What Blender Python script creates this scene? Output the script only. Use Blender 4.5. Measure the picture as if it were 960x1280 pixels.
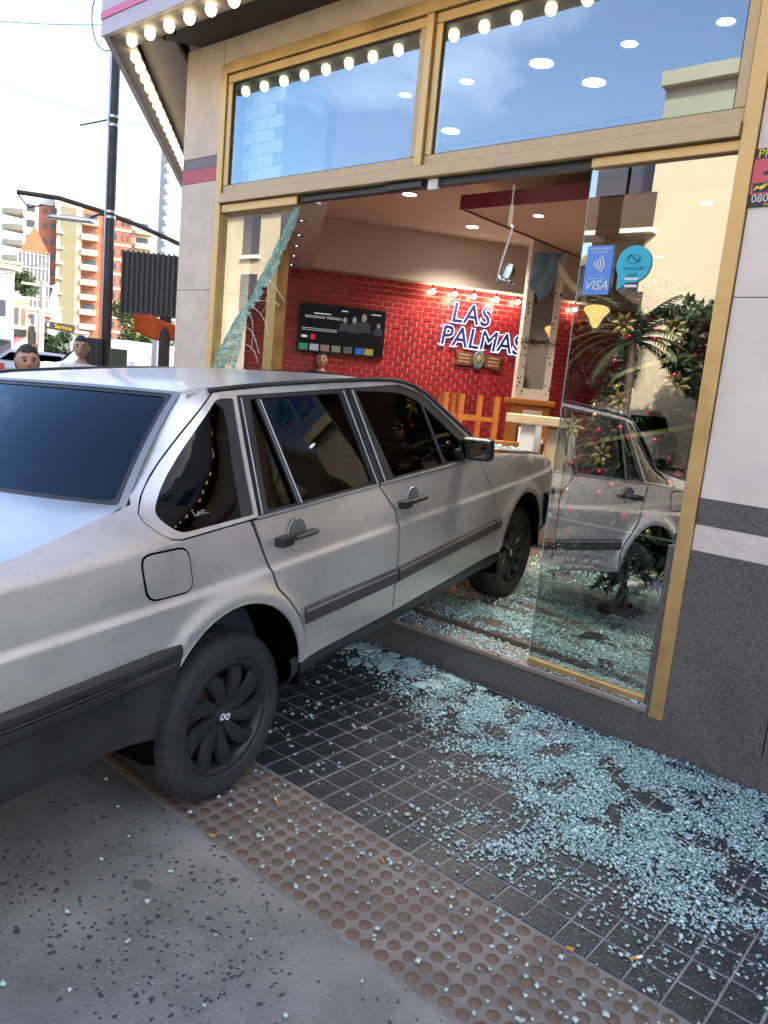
import bpy, bmesh, math, random
import numpy as np
from mathutils import Matrix, Vector, noise
R = math.radians
rnd = random.Random(7)
for o in list(bpy.data.objects): bpy.data.objects.remove(o)
SC = bpy.context.scene; COL = SC.collection

# ---------------------------------------------------------------- camera, world, sun, exposure
CAMH = 1.472
def cam_axes(yaw, pitch, roll):
    f = Vector((-math.cos(yaw)*math.cos(pitch), math.sin(yaw)*math.cos(pitch), -math.sin(pitch)))
    r = f.cross(Vector((0, 0, 1))).normalized(); u = r.cross(f)
    c, s = math.cos(roll), math.sin(roll)
    return c*r+s*u, -s*r+c*u, f
cr, cu, cf = cam_axes(R(49.7626), R(9.4328), R(5.468))
cd = bpy.data.cameras.new('camera'); cam = bpy.data.objects.new('camera', cd); COL.objects.link(cam)
cd.sensor_fit = 'VERTICAL'; cd.sensor_height = 36; cd.lens = 957.08/1280*36; cd.clip_start = .05; cd.clip_end = 3000
cam.matrix_world = Matrix(((cr.x, cu.x, -cf.x, 0), (cr.y, cu.y, -cf.y, 0), (cr.z, cu.z, -cf.z, CAMH), (0, 0, 0, 1)))
SC.camera = cam
SUNV = Vector((.72, .69, 0)).normalized(); SUN_EL = R(37)
SUNV = Vector((SUNV.x*math.cos(SUN_EL), SUNV.y*math.cos(SUN_EL), math.sin(SUN_EL)))
W = bpy.data.worlds.new('World'); SC.world = W; W.use_nodes = True
nt = W.node_tree; N = nt.nodes; L = nt.links; N.clear()
sky = N.new('ShaderNodeTexSky'); sky.sky_type = 'NISHITA'; sky.sun_disc = False
sky.sun_elevation = SUN_EL; sky.sun_rotation = math.atan2(SUNV.x, SUNV.y); sky.air_density = .85; sky.dust_density = 3.6; sky.ozone_density = 1.1
tc = N.new('ShaderNodeTexCoord'); sx = N.new('ShaderNodeSeparateXYZ'); L.new(tc.outputs['Generated'], sx.inputs[0])
ad = N.new('ShaderNodeMath'); ad.operation = 'ADD'; ad.inputs[1].default_value = .12; L.new(sx.outputs['Z'], ad.inputs[0])
ab = N.new('ShaderNodeMath'); ab.operation = 'MAXIMUM'; ab.inputs[1].default_value = .05; L.new(ad.outputs[0], ab.inputs[0])
dv = N.new('ShaderNodeVectorMath'); dv.operation = 'DIVIDE'; L.new(tc.outputs['Generated'], dv.inputs[0])
cb = N.new('ShaderNodeCombineXYZ'); [L.new(ab.outputs[0], cb.inputs[i]) for i in range(3)]; L.new(cb.outputs[0], dv.inputs[1])
nz = N.new('ShaderNodeTexNoise'); nz.inputs['Scale'].default_value = 1.1; nz.inputs['Detail'].default_value = 8; nz.inputs['Roughness'].default_value = .6; L.new(dv.outputs[0], nz.inputs['Vector'])
rp = N.new('ShaderNodeValToRGB'); rp.color_ramp.elements[0].position = .58; rp.color_ramp.elements[1].position = .85; rp.color_ramp.elements[1].color = (.4, .4, .4, 1); L.new(nz.outputs[0], rp.inputs[0])
mx = N.new('ShaderNodeMix'); mx.data_type = 'RGBA'; L.new(rp.outputs[0], mx.inputs['Factor']); L.new(sky.outputs[0], mx.inputs[6]); mx.inputs[7].default_value = (11, 11, 11.4, 1)
bg = N.new('ShaderNodeBackground'); bg.inputs[1].default_value = .15; L.new(mx.outputs[2], bg.inputs[0])
wo = N.new('ShaderNodeOutputWorld'); L.new(bg.outputs[0], wo.inputs[0])
sd = bpy.data.lights.new('sun', 'SUN'); sd.energy = 2.5; sd.angle = R(.53); sd.color = (1, .93, .82)
so = bpy.data.objects.new('sun', sd); COL.objects.link(so); so.rotation_euler = SUNV.to_track_quat('Z', 'Y').to_euler(); so.location = (0, 0, 40)
SC.view_settings.view_transform = 'Standard'; SC.view_settings.look = 'None'; SC.view_settings.gamma = 1; SC.view_settings.use_curve_mapping = False
SC.view_settings.exposure = 2.4
SC.render.engine = 'CYCLES'
SC.cycles.max_bounces = 10; SC.cycles.transparent_max_bounces = 16; SC.cycles.glossy_bounces = 5; SC.cycles.caustics_reflective = False; SC.cycles.caustics_refractive = False

# ---------------------------------------------------------------- helpers
def mat(name, col, rough=.5, metal=0., spec=.5, var=0., vscale=8., bump=0., bscale=60., emit=None, estr=0., coat=0., rvar=0., trans=0.):
    m = bpy.data.materials.new(name); m.use_nodes = True; nt = m.node_tree; b = nt.nodes['Principled BSDF']
    b.inputs['Base Color'].default_value = (*col, 1); b.inputs['Roughness'].default_value = rough; b.inputs['Metallic'].default_value = metal
    b.inputs['Specular IOR Level'].default_value = spec; b.inputs['Coat Weight'].default_value = coat; b.inputs['Transmission Weight'].default_value = trans
    if emit: b.inputs['Emission Color'].default_value = (*emit, 1); b.inputs['Emission Strength'].default_value = estr
    if var or bump or rvar:
        t = nt.nodes.new('ShaderNodeTexCoord')
    if var or rvar:
        n = nt.nodes.new('ShaderNodeTexNoise'); n.inputs['Scale'].default_value = vscale; n.inputs['Detail'].default_value = 8; n.inputs['Roughness'].default_value = .65
        nt.links.new(t.outputs['Object'], n.inputs['Vector'])
    if var:
        r = nt.nodes.new('ShaderNodeValToRGB'); e = r.color_ramp.elements
        e[0].position = .3; e[1].position = .7
        e[0].color = (*[max(0, c*(1-var)) for c in col], 1); e[1].color = (*[min(1, c*(1+var)) for c in col], 1)
        nt.links.new(n.outputs[0], r.inputs[0]); nt.links.new(r.outputs[0], b.inputs['Base Color'])
    if rvar:
        q = nt.nodes.new('ShaderNodeMapRange'); q.inputs[3].default_value = max(.02, rough-rvar); q.inputs[4].default_value = min(1, rough+rvar); q.inputs[1].default_value = .3; q.inputs[2].default_value = .7
        nt.links.new(n.outputs[0], q.inputs[0]); nt.links.new(q.outputs[0], b.inputs['Roughness'])
    if bump:
        n2 = nt.nodes.new('ShaderNodeTexNoise'); n2.inputs['Scale'].default_value = bscale; n2.inputs['Detail'].default_value = 5
        nt.links.new(t.outputs['Object'], n2.inputs['Vector'])
        bp = nt.nodes.new('ShaderNodeBump'); bp.inputs['Strength'].default_value = bump; bp.inputs['Distance'].default_value = .01
        nt.links.new(n2.outputs[0], bp.inputs['Height']); nt.links.new(bp.outputs[0], b.inputs['Normal'])
    return m
def speckle(name, base, spots, scale, thr=.35, rough=.4, patch=.3, pscale=1.5, present=.6, bump=0., cluster=0.):
    """stone with chips: spots = list of colours"""
    m = bpy.data.materials.new(name); m.use_nodes = True; nt = m.node_tree; b = nt.nodes['Principled BSDF']; N = nt.nodes; L = nt.links
    b.inputs['Roughness'].default_value = rough
    t = N.new('ShaderNodeTexCoord')
    n = N.new('ShaderNodeTexNoise'); n.inputs['Scale'].default_value = pscale; n.inputs['Detail'].default_value = 9; n.inputs['Roughness'].default_value = .6; L.new(t.outputs['Object'], n.inputs['Vector'])
    r = N.new('ShaderNodeValToRGB'); r.color_ramp.elements[0].position = .3; r.color_ramp.elements[1].position = .7
    r.color_ramp.elements[0].color = (*[c*(1-patch) for c in base], 1); r.color_ramp.elements[1].color = (*[c*(1+patch) for c in base], 1); L.new(n.outputs[0], r.inputs[0])
    cur = r.outputs[0]
    for i, (c, sc, th, pr) in enumerate(spots):
        mp = N.new('ShaderNodeMapping'); mp.inputs['Rotation'].default_value = (i*.7+.3, i*1.1+.2, i*.5); mp.inputs['Location'].default_value = (i*3.3, i*1.7, 0); L.new(t.outputs['Object'], mp.inputs[0])
        wn = N.new('ShaderNodeTexNoise'); wn.inputs['Scale'].default_value = sc*.8; L.new(mp.outputs[0], wn.inputs['Vector'])
        wa = N.new('ShaderNodeVectorMath'); wa.operation = 'MULTIPLY_ADD'; wa.inputs[1].default_value = (1.2/sc,)*3; L.new(wn.outputs['Color'], wa.inputs[0]); L.new(mp.outputs[0], wa.inputs[2])
        v = N.new('ShaderNodeTexVoronoi'); v.inputs['Scale'].default_value = sc; L.new(wa.outputs[0], v.inputs['Vector'])
        lt = N.new('ShaderNodeMath'); lt.operation = 'LESS_THAN'; lt.inputs[1].default_value = th; L.new(v.outputs['Distance'], lt.inputs[0])
        sp = N.new('ShaderNodeSeparateColor'); L.new(v.outputs['Color'], sp.inputs[0])
        l2 = N.new('ShaderNodeMath'); l2.operation = 'LESS_THAN'; l2.inputs[1].default_value = pr; L.new(sp.outputs[0], l2.inputs[0])
        if cluster:
            cn = N.new('ShaderNodeTexNoise'); cn.inputs['Scale'].default_value = cluster; cn.inputs['Detail'].default_value = 3; L.new(t.outputs['Object'], cn.inputs['Vector'])
            cm = N.new('ShaderNodeMapRange'); cm.inputs[1].default_value = .42; cm.inputs[2].default_value = .62; cm.inputs[3].default_value = pr*.12; cm.inputs[4].default_value = pr; L.new(cn.outputs[0], cm.inputs[0]); L.new(cm.outputs[0], l2.inputs[1])
        mu = N.new('ShaderNodeMath'); mu.operation = 'MULTIPLY'; L.new(lt.outputs[0], mu.inputs[0]); L.new(l2.outputs[0], mu.inputs[1])
        mi = N.new('ShaderNodeMix'); mi.data_type = 'RGBA'; mi.inputs[7].default_value = (*c, 1); L.new(mu.outputs[0], mi.inputs['Factor']); L.new(cur, mi.inputs[6]); cur = mi.outputs[2]
    L.new(cur, b.inputs['Base Color'])
    if bump:
        n2 = N.new('ShaderNodeTexNoise'); n2.inputs['Scale'].default_value = 90; n2.inputs['Detail'].default_value = 6; L.new(t.outputs['Object'], n2.inputs['Vector'])
        bp = N.new('ShaderNodeBump'); bp.inputs['Strength'].default_value = bump; bp.inputs['Distance'].default_value = .01; L.new(n2.outputs[0], bp.inputs['Height']); L.new(bp.outputs[0], b.inputs['Normal'])
    return m
def glass(name, tint=(1, 1, 1), refl=.05, ior=1.5, rcol=(1, 1, 1), rough=0.):
    m = bpy.data.materials.new(name); m.use_nodes = True; nt = m.node_tree; N = nt.nodes; L = nt.links; N.clear()
    t = N.new('ShaderNodeBsdfTransparent'); t.inputs[0].default_value = (*tint, 1)
    g = N.new('ShaderNodeBsdfGlossy'); g.inputs['Roughness'].default_value = rough; g.inputs[0].default_value = (*rcol, 1)
    f = N.new('ShaderNodeFresnel'); f.inputs[0].default_value = ior
    a = N.new('ShaderNodeMath'); a.operation = 'ADD'; a.inputs[1].default_value = refl; a.use_clamp = True; L.new(f.outputs[0], a.inputs[0])
    ge = N.new('ShaderNodeNewGeometry'); iv = N.new('ShaderNodeMath'); iv.operation = 'SUBTRACT'; iv.inputs[0].default_value = 1; L.new(ge.outputs['Backfacing'], iv.inputs[1])     # no false total reflection on the pane's rear face
    mu = N.new('ShaderNodeMath'); mu.operation = 'MULTIPLY'; L.new(a.outputs[0], mu.inputs[0]); L.new(iv.outputs[0], mu.inputs[1])
    x = N.new('ShaderNodeMixShader'); L.new(mu.outputs[0], x.inputs[0]); L.new(t.outputs[0], x.inputs[1]); L.new(g.outputs[0], x.inputs[2])
    o = N.new('ShaderNodeOutputMaterial'); L.new(x.outputs[0], o.inputs[0])
    return m
def emis(name, col, s):
    return mat(name, tuple(c*.06 for c in col), .5, spec=.12, emit=col, estr=s)

class MB:
    def __init__(s): s.v = []; s.f = []
    def add(s, v, f):
        n = len(s.v); s.v += [tuple(p) for p in v]; s.f += [tuple(i+n for i in q) for q in f]; return s
    def box(s, a, b, M=None):
        x0, y0, z0 = a; x1, y1, z1 = b
        v = [Vector(p) for p in ((x0, y0, z0), (x1, y0, z0), (x1, y1, z0), (x0, y1, z0), (x0, y0, z1), (x1, y0, z1), (x1, y1, z1), (x0, y1, z1))]
        if M: v = [M @ p for p in v]
        return s.add(v, [(0, 3, 2, 1), (4, 5, 6, 7), (0, 1, 5, 4), (1, 2, 6, 5), (2, 3, 7, 6), (3, 0, 4, 7)])
    def tube(s, pts, r, n=8, cap=True):
        pts = [Vector(p) for p in pts]; rr = r if isinstance(r, (list, tuple)) else [r]*len(pts)
        rings = []; up = None
        for i, p in enumerate(pts):
            d = (pts[min(i+1, len(pts)-1)]-pts[max(i-1, 0)]).normalized()
            if up is None:
                up = Vector((0, 0, 1)) if abs(d.z) < .9 else Vector((1, 0, 0))
            a = d.cross(up).normalized(); up = a.cross(d).normalized()
            rings.append([p+(a*math.cos(2*math.pi*k/n)+up*math.sin(2*math.pi*k/n))*rr[i] for k in range(n)])
        v = [q for g in rings for q in g]; f = []
        for i in range(len(pts)-1):
            for k in range(n):
                f.append((i*n+k, i*n+(k+1) % n, (i+1)*n+(k+1) % n, (i+1)*n+k))
        if cap: f.append(tuple(range(n-1, -1, -1))); f.append(tuple((len(pts)-1)*n+k for k in range(n)))
        return s.add(v, f)
    def lathe(s, prof, n=24, M=None, mod=None):
        """profile (r,h) round local z"""
        v = []; f = []; m = len(prof)
        for k in range(n):
            a = 2*math.pi*k/n
            for j, (r, h) in enumerate(prof):
                if mod: r = mod(k, j, r)
                p = Vector((r*math.cos(a), r*math.sin(a), h)); v.append(M @ p if M else p)
        for k in range(n):
            k2 = (k+1) % n
            for j in range(m-1): f.append((k*m+j, k2*m+j, k2*m+j+1, k*m+j+1))
        return s.add(v, f)
    def prism(s, poly, h0, h1, M=None):
        n = len(poly); v = [Vector((x, y, h0)) for x, y in poly]+[Vector((x, y, h1)) for x, y in poly]
        if M: v = [M @ p for p in v]
        return s.add(v, [tuple(range(n-1, -1, -1)), tuple(range(n, 2*n))]+[(i, (i+1) % n, (i+1) % n+n, i+n) for i in range(n)])
    def ball(s, c, r, n=12, m=8, sc=(1, 1, 1)):
        c = Vector(c); v = []; f = []
        for j in range(m+1):
            t = math.pi*j/m
            for k in range(n):
                a = 2*math.pi*k/n; v.append(c+Vector((math.sin(t)*math.cos(a)*r*sc[0], math.sin(t)*math.sin(a)*r*sc[1], math.cos(t)*r*sc[2])))
        for j in range(m):
            for k in range(n): f.append((j*n+k, (j+1)*n+k, (j+1)*n+(k+1) % n, j*n+(k+1) % n))
        return s.add(v, f)
    def mesh(s, name='m', smooth=False):
        me = bpy.data.meshes.new(name); me.from_pydata(s.v, [], s.f); me.validate()
        if smooth: me.polygons.foreach_set('use_smooth', [True]*len(me.polygons)); me.set_sharp_from_angle(angle=R(42))
        me.update(); return me
    def build(s, name, m, parent=None, smooth=False, bevel=0, **k):
        return obj(name, s.mesh(name, smooth), m, parent, bevel=bevel, **k)
def obj(name, me, m=None, parent=None, loc=None, rot=None, scale=None, bevel=0, label=None, cat=None, group=None, kind=None, weld=False):
    o = bpy.data.objects.new(name, me); COL.objects.link(o)
    if m is not None and me is not None and len(me.materials) == 0: me.materials.append(m)
    if parent is not None:
        o.parent = parent
    if loc is not None: o.location = loc
    if rot is not None: o.rotation_euler = rot
    if scale is not None: o.scale = scale
    if bevel:
        b = o.modifiers.new('bevel', 'BEVEL'); b.width = bevel; b.segments = 2; b.limit_method = 'ANGLE'; b.harden_normals = False
    tag(o, label, cat, group, kind); return o
def tag(o, label=None, cat=None, group=None, kind=None):
    if label: o['label'] = label
    if cat: o['category'] = cat
    if group: o['group'] = group
    if kind: o['kind'] = kind
    return o
def empty(name, loc, label, cat, group=None, rot=None):
    o = bpy.data.objects.new(name, None); COL.objects.link(o); o.location = loc; o.empty_display_size = .1
    if rot: o.rotation_euler = rot
    return tag(o, label, cat, group)
def text_mesh(body, size, depth=.001, bevel=0., align='CENTER', shear=0., outline=False, space=1., fat=0.):
    c = bpy.data.curves.new('txt', 'FONT'); c.body = body; c.size = size; c.align_x = align; c.align_y = 'CENTER'; c.shear = shear; c.space_character = space; c.resolution_u = 3; c.offset = fat
    if outline: c.fill_mode = 'NONE'; c.bevel_depth = bevel; c.bevel_resolution = 1
    else: c.extrude = depth
    o = bpy.data.objects.new('txt', c); COL.objects.link(o)
    dg = bpy.context.evaluated_depsgraph_get(); me = bpy.data.meshes.new_from_object(o.evaluated_get(dg))
    bpy.data.objects.remove(o); bpy.data.curves.remove(c); me.materials.clear(); return me
def copy_tree(o, parent=None):
    c = o.copy(); COL.objects.link(c)
    if parent: c.parent = parent
    for ch in o.children: copy_tree(ch, c)
    return c
def basis(o, x, y, z):
    return Matrix(((x[0], y[0], z[0], o[0]), (x[1], y[1], z[1], o[1]), (x[2], y[2], z[2], o[2]), (0, 0, 0, 1)))
FY = 3.239      # facade plane
FLOOR = .213
FACE = Matrix(((1, 0, 0, 0), (0, 0, -1, 0), (0, 1, 0, 0), (0, 0, 0, 1)))  # text plane turned to face -Y

# ---------------------------------------------------------------- materials
M = {}
M['concrete'] = speckle('worn_concrete', (.19, .183, .18), [((.125, .12, .122), 7, .26, .3), ((.04, .041, .052), 52, .30, .50), ((.045, .045, .058), 30, .25, .34), ((.31, .30, .28), 110, .28, .3)], 30, rough=.75, patch=.46, pscale=2.4, bump=.45, cluster=1.6)
M['asphalt'] = mat('asphalt', (.06, .06, .062), .85, var=.25, vscale=3, bump=.4)
M['paving_base'] = mat('grey_mortar_joint', (.21, .205, .205), .85, var=.45, vscale=9, bump=.3)
M['tile'] = speckle('black_terrazzo_tile', (.016, .018, .024), [((.30, .31, .33), 190, .32, .26), ((.09, .095, .105), 110, .30, .28)], 200, rough=.5, patch=.3, pscale=6)
M['tactile'] = mat('tactile_paver_grey', (.185, .162, .148), .8, var=.38, vscale=6, bump=.4, bscale=120)
M['dome'] = mat('tactile_dome_brown', (.115, .08, .06), .7, var=.5, vscale=8, bump=.3, bscale=150)
M['granite'] = speckle('dark_granite', (.105, .10, .103), [((.24, .235, .24), 260, .42, .40), ((.022, .022, .024), 220, .42, .42), ((.13, .12, .12), 160, .38, .35), ((.03, .03, .032), 120, .33, .3)], 100, rough=.5, patch=.2, pscale=3)
M['granite_step'] = M['granite']
M['sill'] = speckle('pink_grey_sill_stone', (.27, .22, .2), [((.12, .1, .1), 200, .3, .3), ((.4, .36, .34), 150, .3, .25)], 100, rough=.5)
M['cream_band'] = mat('cream_stone_band', (.66, .60, .54), .6, var=.1, vscale=30, bump=.15)
M['marble'] = mat('cream_marble_slab', (.72, .655, .59), .45, var=.12, vscale=2.6, bump=.05, bscale=30)
M['travertine'] = mat('beige_travertine', (.66, .555, .46), .55, var=.16, vscale=4, bump=.15, bscale=25)
M['pinkstripe'] = mat('pink_painted_stripe', (.50, .11, .15), .6, var=.15)
M['greystripe'] = mat('grey_painted_stripe', (.2, .17, .2), .6, var=.15)
M['gold'] = mat('gold_anodised_aluminium', (.53, .365, .165), .42, metal=.65, var=.15, vscale=7, rvar=.14, bump=.06, bscale=14)
M['golddull'] = mat('weathered_gold_aluminium', (.46, .345, .21), .48, metal=.5, var=.16, vscale=7, rvar=.12, bump=.06, bscale=14)
M['darkseal'] = mat('dark_rubber_seal', (.02, .02, .02), .6)
M['winglass'] = glass('reflective_window_glass', (.84, .88, .90), .19, 1.5, (.66, .88, 1))
M['doorglass'] = glass('clear_door_glass', (.80, .87, .87), .31, 1.5)
M['leftglass'] = glass('clear_side_glass', (.85, .9, .88), .22, 1.5)
def crumbmat(name, dif, tr, f1, gloss=.08, grough=.08):
    m = bpy.data.materials.new(name); m.use_nodes = True; nt = m.node_tree; N = nt.nodes; L = nt.links; N.clear()
    g = N.new('ShaderNodeNewGeometry'); r = N.new('ShaderNodeValToRGB'); e = r.color_ramp.elements
    e[0].color = (*[c*.55 for c in dif], 1); e[1].color = (*[min(.95, c*1.25) for c in dif], 1); L.new(g.outputs['Random Per Island'], r.inputs[0])
    d = N.new('ShaderNodeBsdfDiffuse'); L.new(r.outputs[0], d.inputs[0]); t = N.new('ShaderNodeBsdfTransparent'); t.inputs[0].default_value = (*tr, 1)
    x1 = N.new('ShaderNodeMixShader'); x1.inputs[0].default_value = f1; L.new(d.outputs[0], x1.inputs[1]); L.new(t.outputs[0], x1.inputs[2])
    gl = N.new('ShaderNodeBsdfGlossy'); gl.inputs['Roughness'].default_value = grough; fr = N.new('ShaderNodeFresnel'); fr.inputs[0].default_value = 1.6
    ge = N.new('ShaderNodeNewGeometry'); iv = N.new('ShaderNodeMath'); iv.operation = 'SUBTRACT'; iv.inputs[0].default_value = 1; L.new(ge.outputs['Backfacing'], iv.inputs[1])
    a0 = N.new('ShaderNodeMath'); a0.inputs[1].default_value = gloss; L.new(fr.outputs[0], a0.inputs[0]); a = N.new('ShaderNodeMath'); a.operation = 'MULTIPLY'; L.new(a0.outputs[0], a.inputs[0]); L.new(iv.outputs[0], a.inputs[1])
    x2 = N.new('ShaderNodeMixShader'); L.new(a.outputs[0], x2.inputs[0]); L.new(x1.outputs[0], x2.inputs[1]); L.new(gl.outputs[0], x2.inputs[2])
    o = N.new('ShaderNodeOutputMaterial'); L.new(x2.outputs[0], o.inputs[0]); return m
M['crazed'] = crumbmat('crazed_teal_glass', (.44, .66, .62), (.8, .95, .92), .48, .0, .35)
M['shard'] = crumbmat('broken_glass_cyan', (.56, .90, .92), (.78, .97, .97), .18, .05, .14)
M['crumb'] = crumbmat('loose_glass_crumb', (.62, .86, .87), (.85, .97, .97), .42)
M['brick'] = mat('glossy_red_brick', (.42, .022, .038), .32, var=.42, vscale=3.5, bump=.1, bscale=25)
M['mortar'] = mat('pink_mortar', (.60, .27, .25), .8)
M['ceil'] = mat('interior_ceiling_paint', (.58, .50, .46), .8)
M['cove'] = mat('cream_cove_paint', (.68, .56, .34), .7)
M['maroon'] = mat('maroon_edge_paint', (.16, .012, .025), .45)
M['intfloor'] = mat('brown_stone_floor', (.13, .10, .085), .3, var=.3, vscale=3)
M['whitewall'] = mat('white_plaster', (.7, .68, .64), .7)
M['whitetile'] = mat('white_subway_tile', (.72, .75, .78), .2)
M['grouttile'] = mat('grey_tile_grout', (.35, .38, .4), .8)
M['bulb'] = emis('warm_bulb_glow', (1, .80, .40), 1.8)
M['canopy_lilac'] = mat('lilac_white_canopy', (.55, .50, .56), .5, var=.08)
M['canopy_grey'] = mat('grey_canopy_soffit', (.24, .22, .24), .6, var=.15)
M['canopy_pink'] = mat('pink_canopy_stripe', (.72, .16, .30), .5)
M['soffit'] = mat('dark_brown_soffit', (.045, .03, .024), .6, var=.25)
M['wood'] = mat('orange_varnished_wood', (.42, .16, .04), .35, var=.3, vscale=5)
M['woodpale'] = mat('pale_wood', (.52, .40, .27), .55, var=.2)
M['white'] = mat('white_paint', (.75, .75, .74), .5)
M['black'] = mat('black_paint', (.012, .012, .014), .4)
M['paper'] = mat('white_paper', (.75, .75, .73), .8)
M['chrome'] = mat('chrome_metal', (.75, .75, .76), .18, metal=1)
M['steel'] = mat('brushed_steel', (.55, .55, .56), .3, metal=.9)
M['downlight'] = emis('downlight_white', (1, .96, .9), 8)
M['warmlight'] = emis('warm_spot_glow', (1, .80, .5), 12)
M['neon'] = emis('neon_white_blue', (.60, .72, 1), .42)
M['pole'] = mat('dark_grey_pole', (.055, .055, .06), .5, metal=.3, var=.3, vscale=3)
M['polerust2'] = mat('brown_stem', (.06, .035, .025), .7)
M['neonfill'] = mat('dark_blue_letter', (.03, .03, .16), .4)
# car
def paint_mat():
    m = bpy.data.materials.new('worn_silver_paint'); m.use_nodes = True; nt = m.node_tree; b = nt.nodes['Principled BSDF']; N = nt.nodes; L = nt.links
    t = N.new('ShaderNodeTexCoord')
    def nz(sc, d=7, r=.62):
        n = N.new('ShaderNodeTexNoise'); n.inputs['Scale'].default_value = sc; n.inputs['Detail'].default_value = d; n.inputs['Roughness'].default_value = r; L.new(t.outputs['Object'], n.inputs['Vector']); return n
    n = nz(2.2); r = N.new('ShaderNodeValToRGB'); r.color_ramp.elements[0].position = .3; r.color_ramp.elements[1].position = .72
    r.color_ramp.elements[0].color = (.56, .545, .53, 1); r.color_ramp.elements[1].color = (.74, .72, .70, 1); L.new(n.outputs[0], r.inputs[0])
    # grime: fine mottling and road dirt streaks
    n3 = nz(26, 6, .7); r3 = N.new('ShaderNodeValToRGB'); r3.color_ramp.elements[0].position = .56; r3.color_ramp.elements[1].position = .80; r3.color_ramp.elements[0].color = (0, 0, 0, 1); r3.color_ramp.elements[1].color = (.55, .55, .55, 1); L.new(n3.outputs[0], r3.inputs[0])
    mx = N.new('ShaderNodeMix'); mx.data_type = 'RGBA'; mx.inputs[7].default_value = (.30, .28, .26, 1); L.new(r3.outputs[0], mx.inputs['Factor']); L.new(r.outputs[0], mx.inputs[6]); L.new(mx.outputs[2], b.inputs['Base Color'])
    q = N.new('ShaderNodeMapRange'); q.inputs[1].default_value = .3; q.inputs[2].default_value = .7; q.inputs[3].default_value = .26; q.inputs[4].default_value = .46; L.new(n.outputs[0], q.inputs[0]); L.new(q.outputs[0], b.inputs['Roughness'])
    b.inputs['Metallic'].default_value = .72; b.inputs['Coat Weight'].default_value = .45; b.inputs['Coat Roughness'].default_value = .12
    n2 = nz(3.0, 3); bp = N.new('ShaderNodeBump'); bp.inputs['Strength'].default_value = .16; bp.inputs['Distance'].default_value = .02; L.new(n2.outputs[0], bp.inputs['Height']); L.new(bp.outputs[0], b.inputs['Normal'])
    return m
M['paint'] = paint_mat()
M['plastic'] = mat('black_bumper_plastic', (.022, .022, .024), .42, var=.35, vscale=6, rvar=.12)
M['plasticbrown'] = mat('faded_rub_strip', (.045, .038, .038), .45, var=.3, vscale=9)
M['tyre'] = mat('tyre_rubber', (.025, .025, .026), .7, var=.3, vscale=12, bump=.1)
M['hub'] = mat('matt_black_wheel_cover', (.018, .019, .021), .42, var=.3, vscale=14)
M['hubdark'] = mat('dark_wheel_recess', (.006, .006, .006), .7)
M['void'] = mat('dark_underbody', (.002, .002, .002), .9, spec=.03)
M['carglass'] = glass('tinted_car_glass', (.035, .042, .055), .0, 1.33)
M['rearglass'] = glass('dark_tinted_rear_glass', (.006, .007, .012), .015, 1.38, (.62, .82, 1))
M['trim'] = mat('satin_window_trim', (.30, .30, .30), .38, metal=.7)
M['seat'] = mat('dark_blue_seat_cloth', (.03, .035, .05), .85)
M['redlens'] = mat('red_tail_lens', (.35, .01, .01), .15)
M['lens'] = mat('headlight_lens', (.6, .6, .6), .1, metal=.6)
M['mirrorglass'] = mat('mirror_glass', (.22, .22, .24), .03, metal=1)

# ---------------------------------------------------------------- ground
def in_view(p, m=.03):
    d = Vector(p)-Vector((0, 0, CAMH)); z = d.dot(cf)
    if z < .2: return None
    x = d.dot(cr)/z*957.08/960; y = d.dot(cu)/z*957.08/1280
    return z if abs(x) < .5+m and abs(y) < .5+m else None
road = MB().add([(-900, -900, -.05), (900, -900, -.05), (900, 900, -.05), (-900, 900, -.05)], [(0, 1, 2, 3)]).build('road', M['asphalt'], kind='structure')
apron = MB().box((-13, -2.2, -.16), (9, 1.405, -.004)).build('concrete_apron', M['concrete'], kind='structure')
walk = MB().box((-13, 1.405, -.16), (20, 12, -.0022)).build('sidewalk', M['paving_base'], kind='structure')
# black terrazzo tiles, each its own piece
TX, TY = .1027, .116
def tile_mesh(w, h, t=.007):
    b = .0035; mb = MB()
    v = [(0, 0, -.004), (w, 0, -.004), (w, h, -.004), (0, h, -.004), (0, 0, t-.002), (w, 0, t-.002), (w, h, t-.002), (0, h, t-.002), (b, b, t), (w-b, b, t), (w-b, h-b, t), (b, h-b, t)]
    v = [(x-w/2, y-h/2, z-.007) for x, y, z in v]
    return mb.add(v, [(0, 1, 5, 4), (1, 2, 6, 5), (2, 3, 7, 6), (3, 0, 4, 7), (4, 5, 9, 8), (5, 6, 10, 9), (6, 7, 11, 10), (7, 4, 8, 11), (8, 9, 10, 11)])
tmb = tile_mesh(TX-.006, TY-.006); tme = tmb.mesh('tile'); tme.materials.append(M['tile'])
cand = []
Y0 = 1.835
for j in range(12):
    for i in range(-110, 90):
        x = -.592+(i+.5)*TX; y = Y0+(j+.5)*TY
        wide = .0045 if (j in (3, 4)) else 0
        if y > FY-.02: continue
        z = in_view((x, y, 0))
        cand.append((z if z else 99+abs(x), x, y))
cand.sort(); rest = MB()
for k, (z, x, y) in enumerate(cand):
    dz = rnd.uniform(-.0009, .0009)
    if k < 300 and z < 50:
        o = obj('tile', tme, None, walk, loc=(x, y, dz), rot=(rnd.uniform(-.004, .004), rnd.uniform(-.004, .004), rnd.uniform(-.004, .004)))
    else:
        rest.add([(a+x, b+y, c+dz) for a, b, c in tmb.v], tmb.f)
rest.build('tile', M['tile'], walk, kind='stuff')
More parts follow.
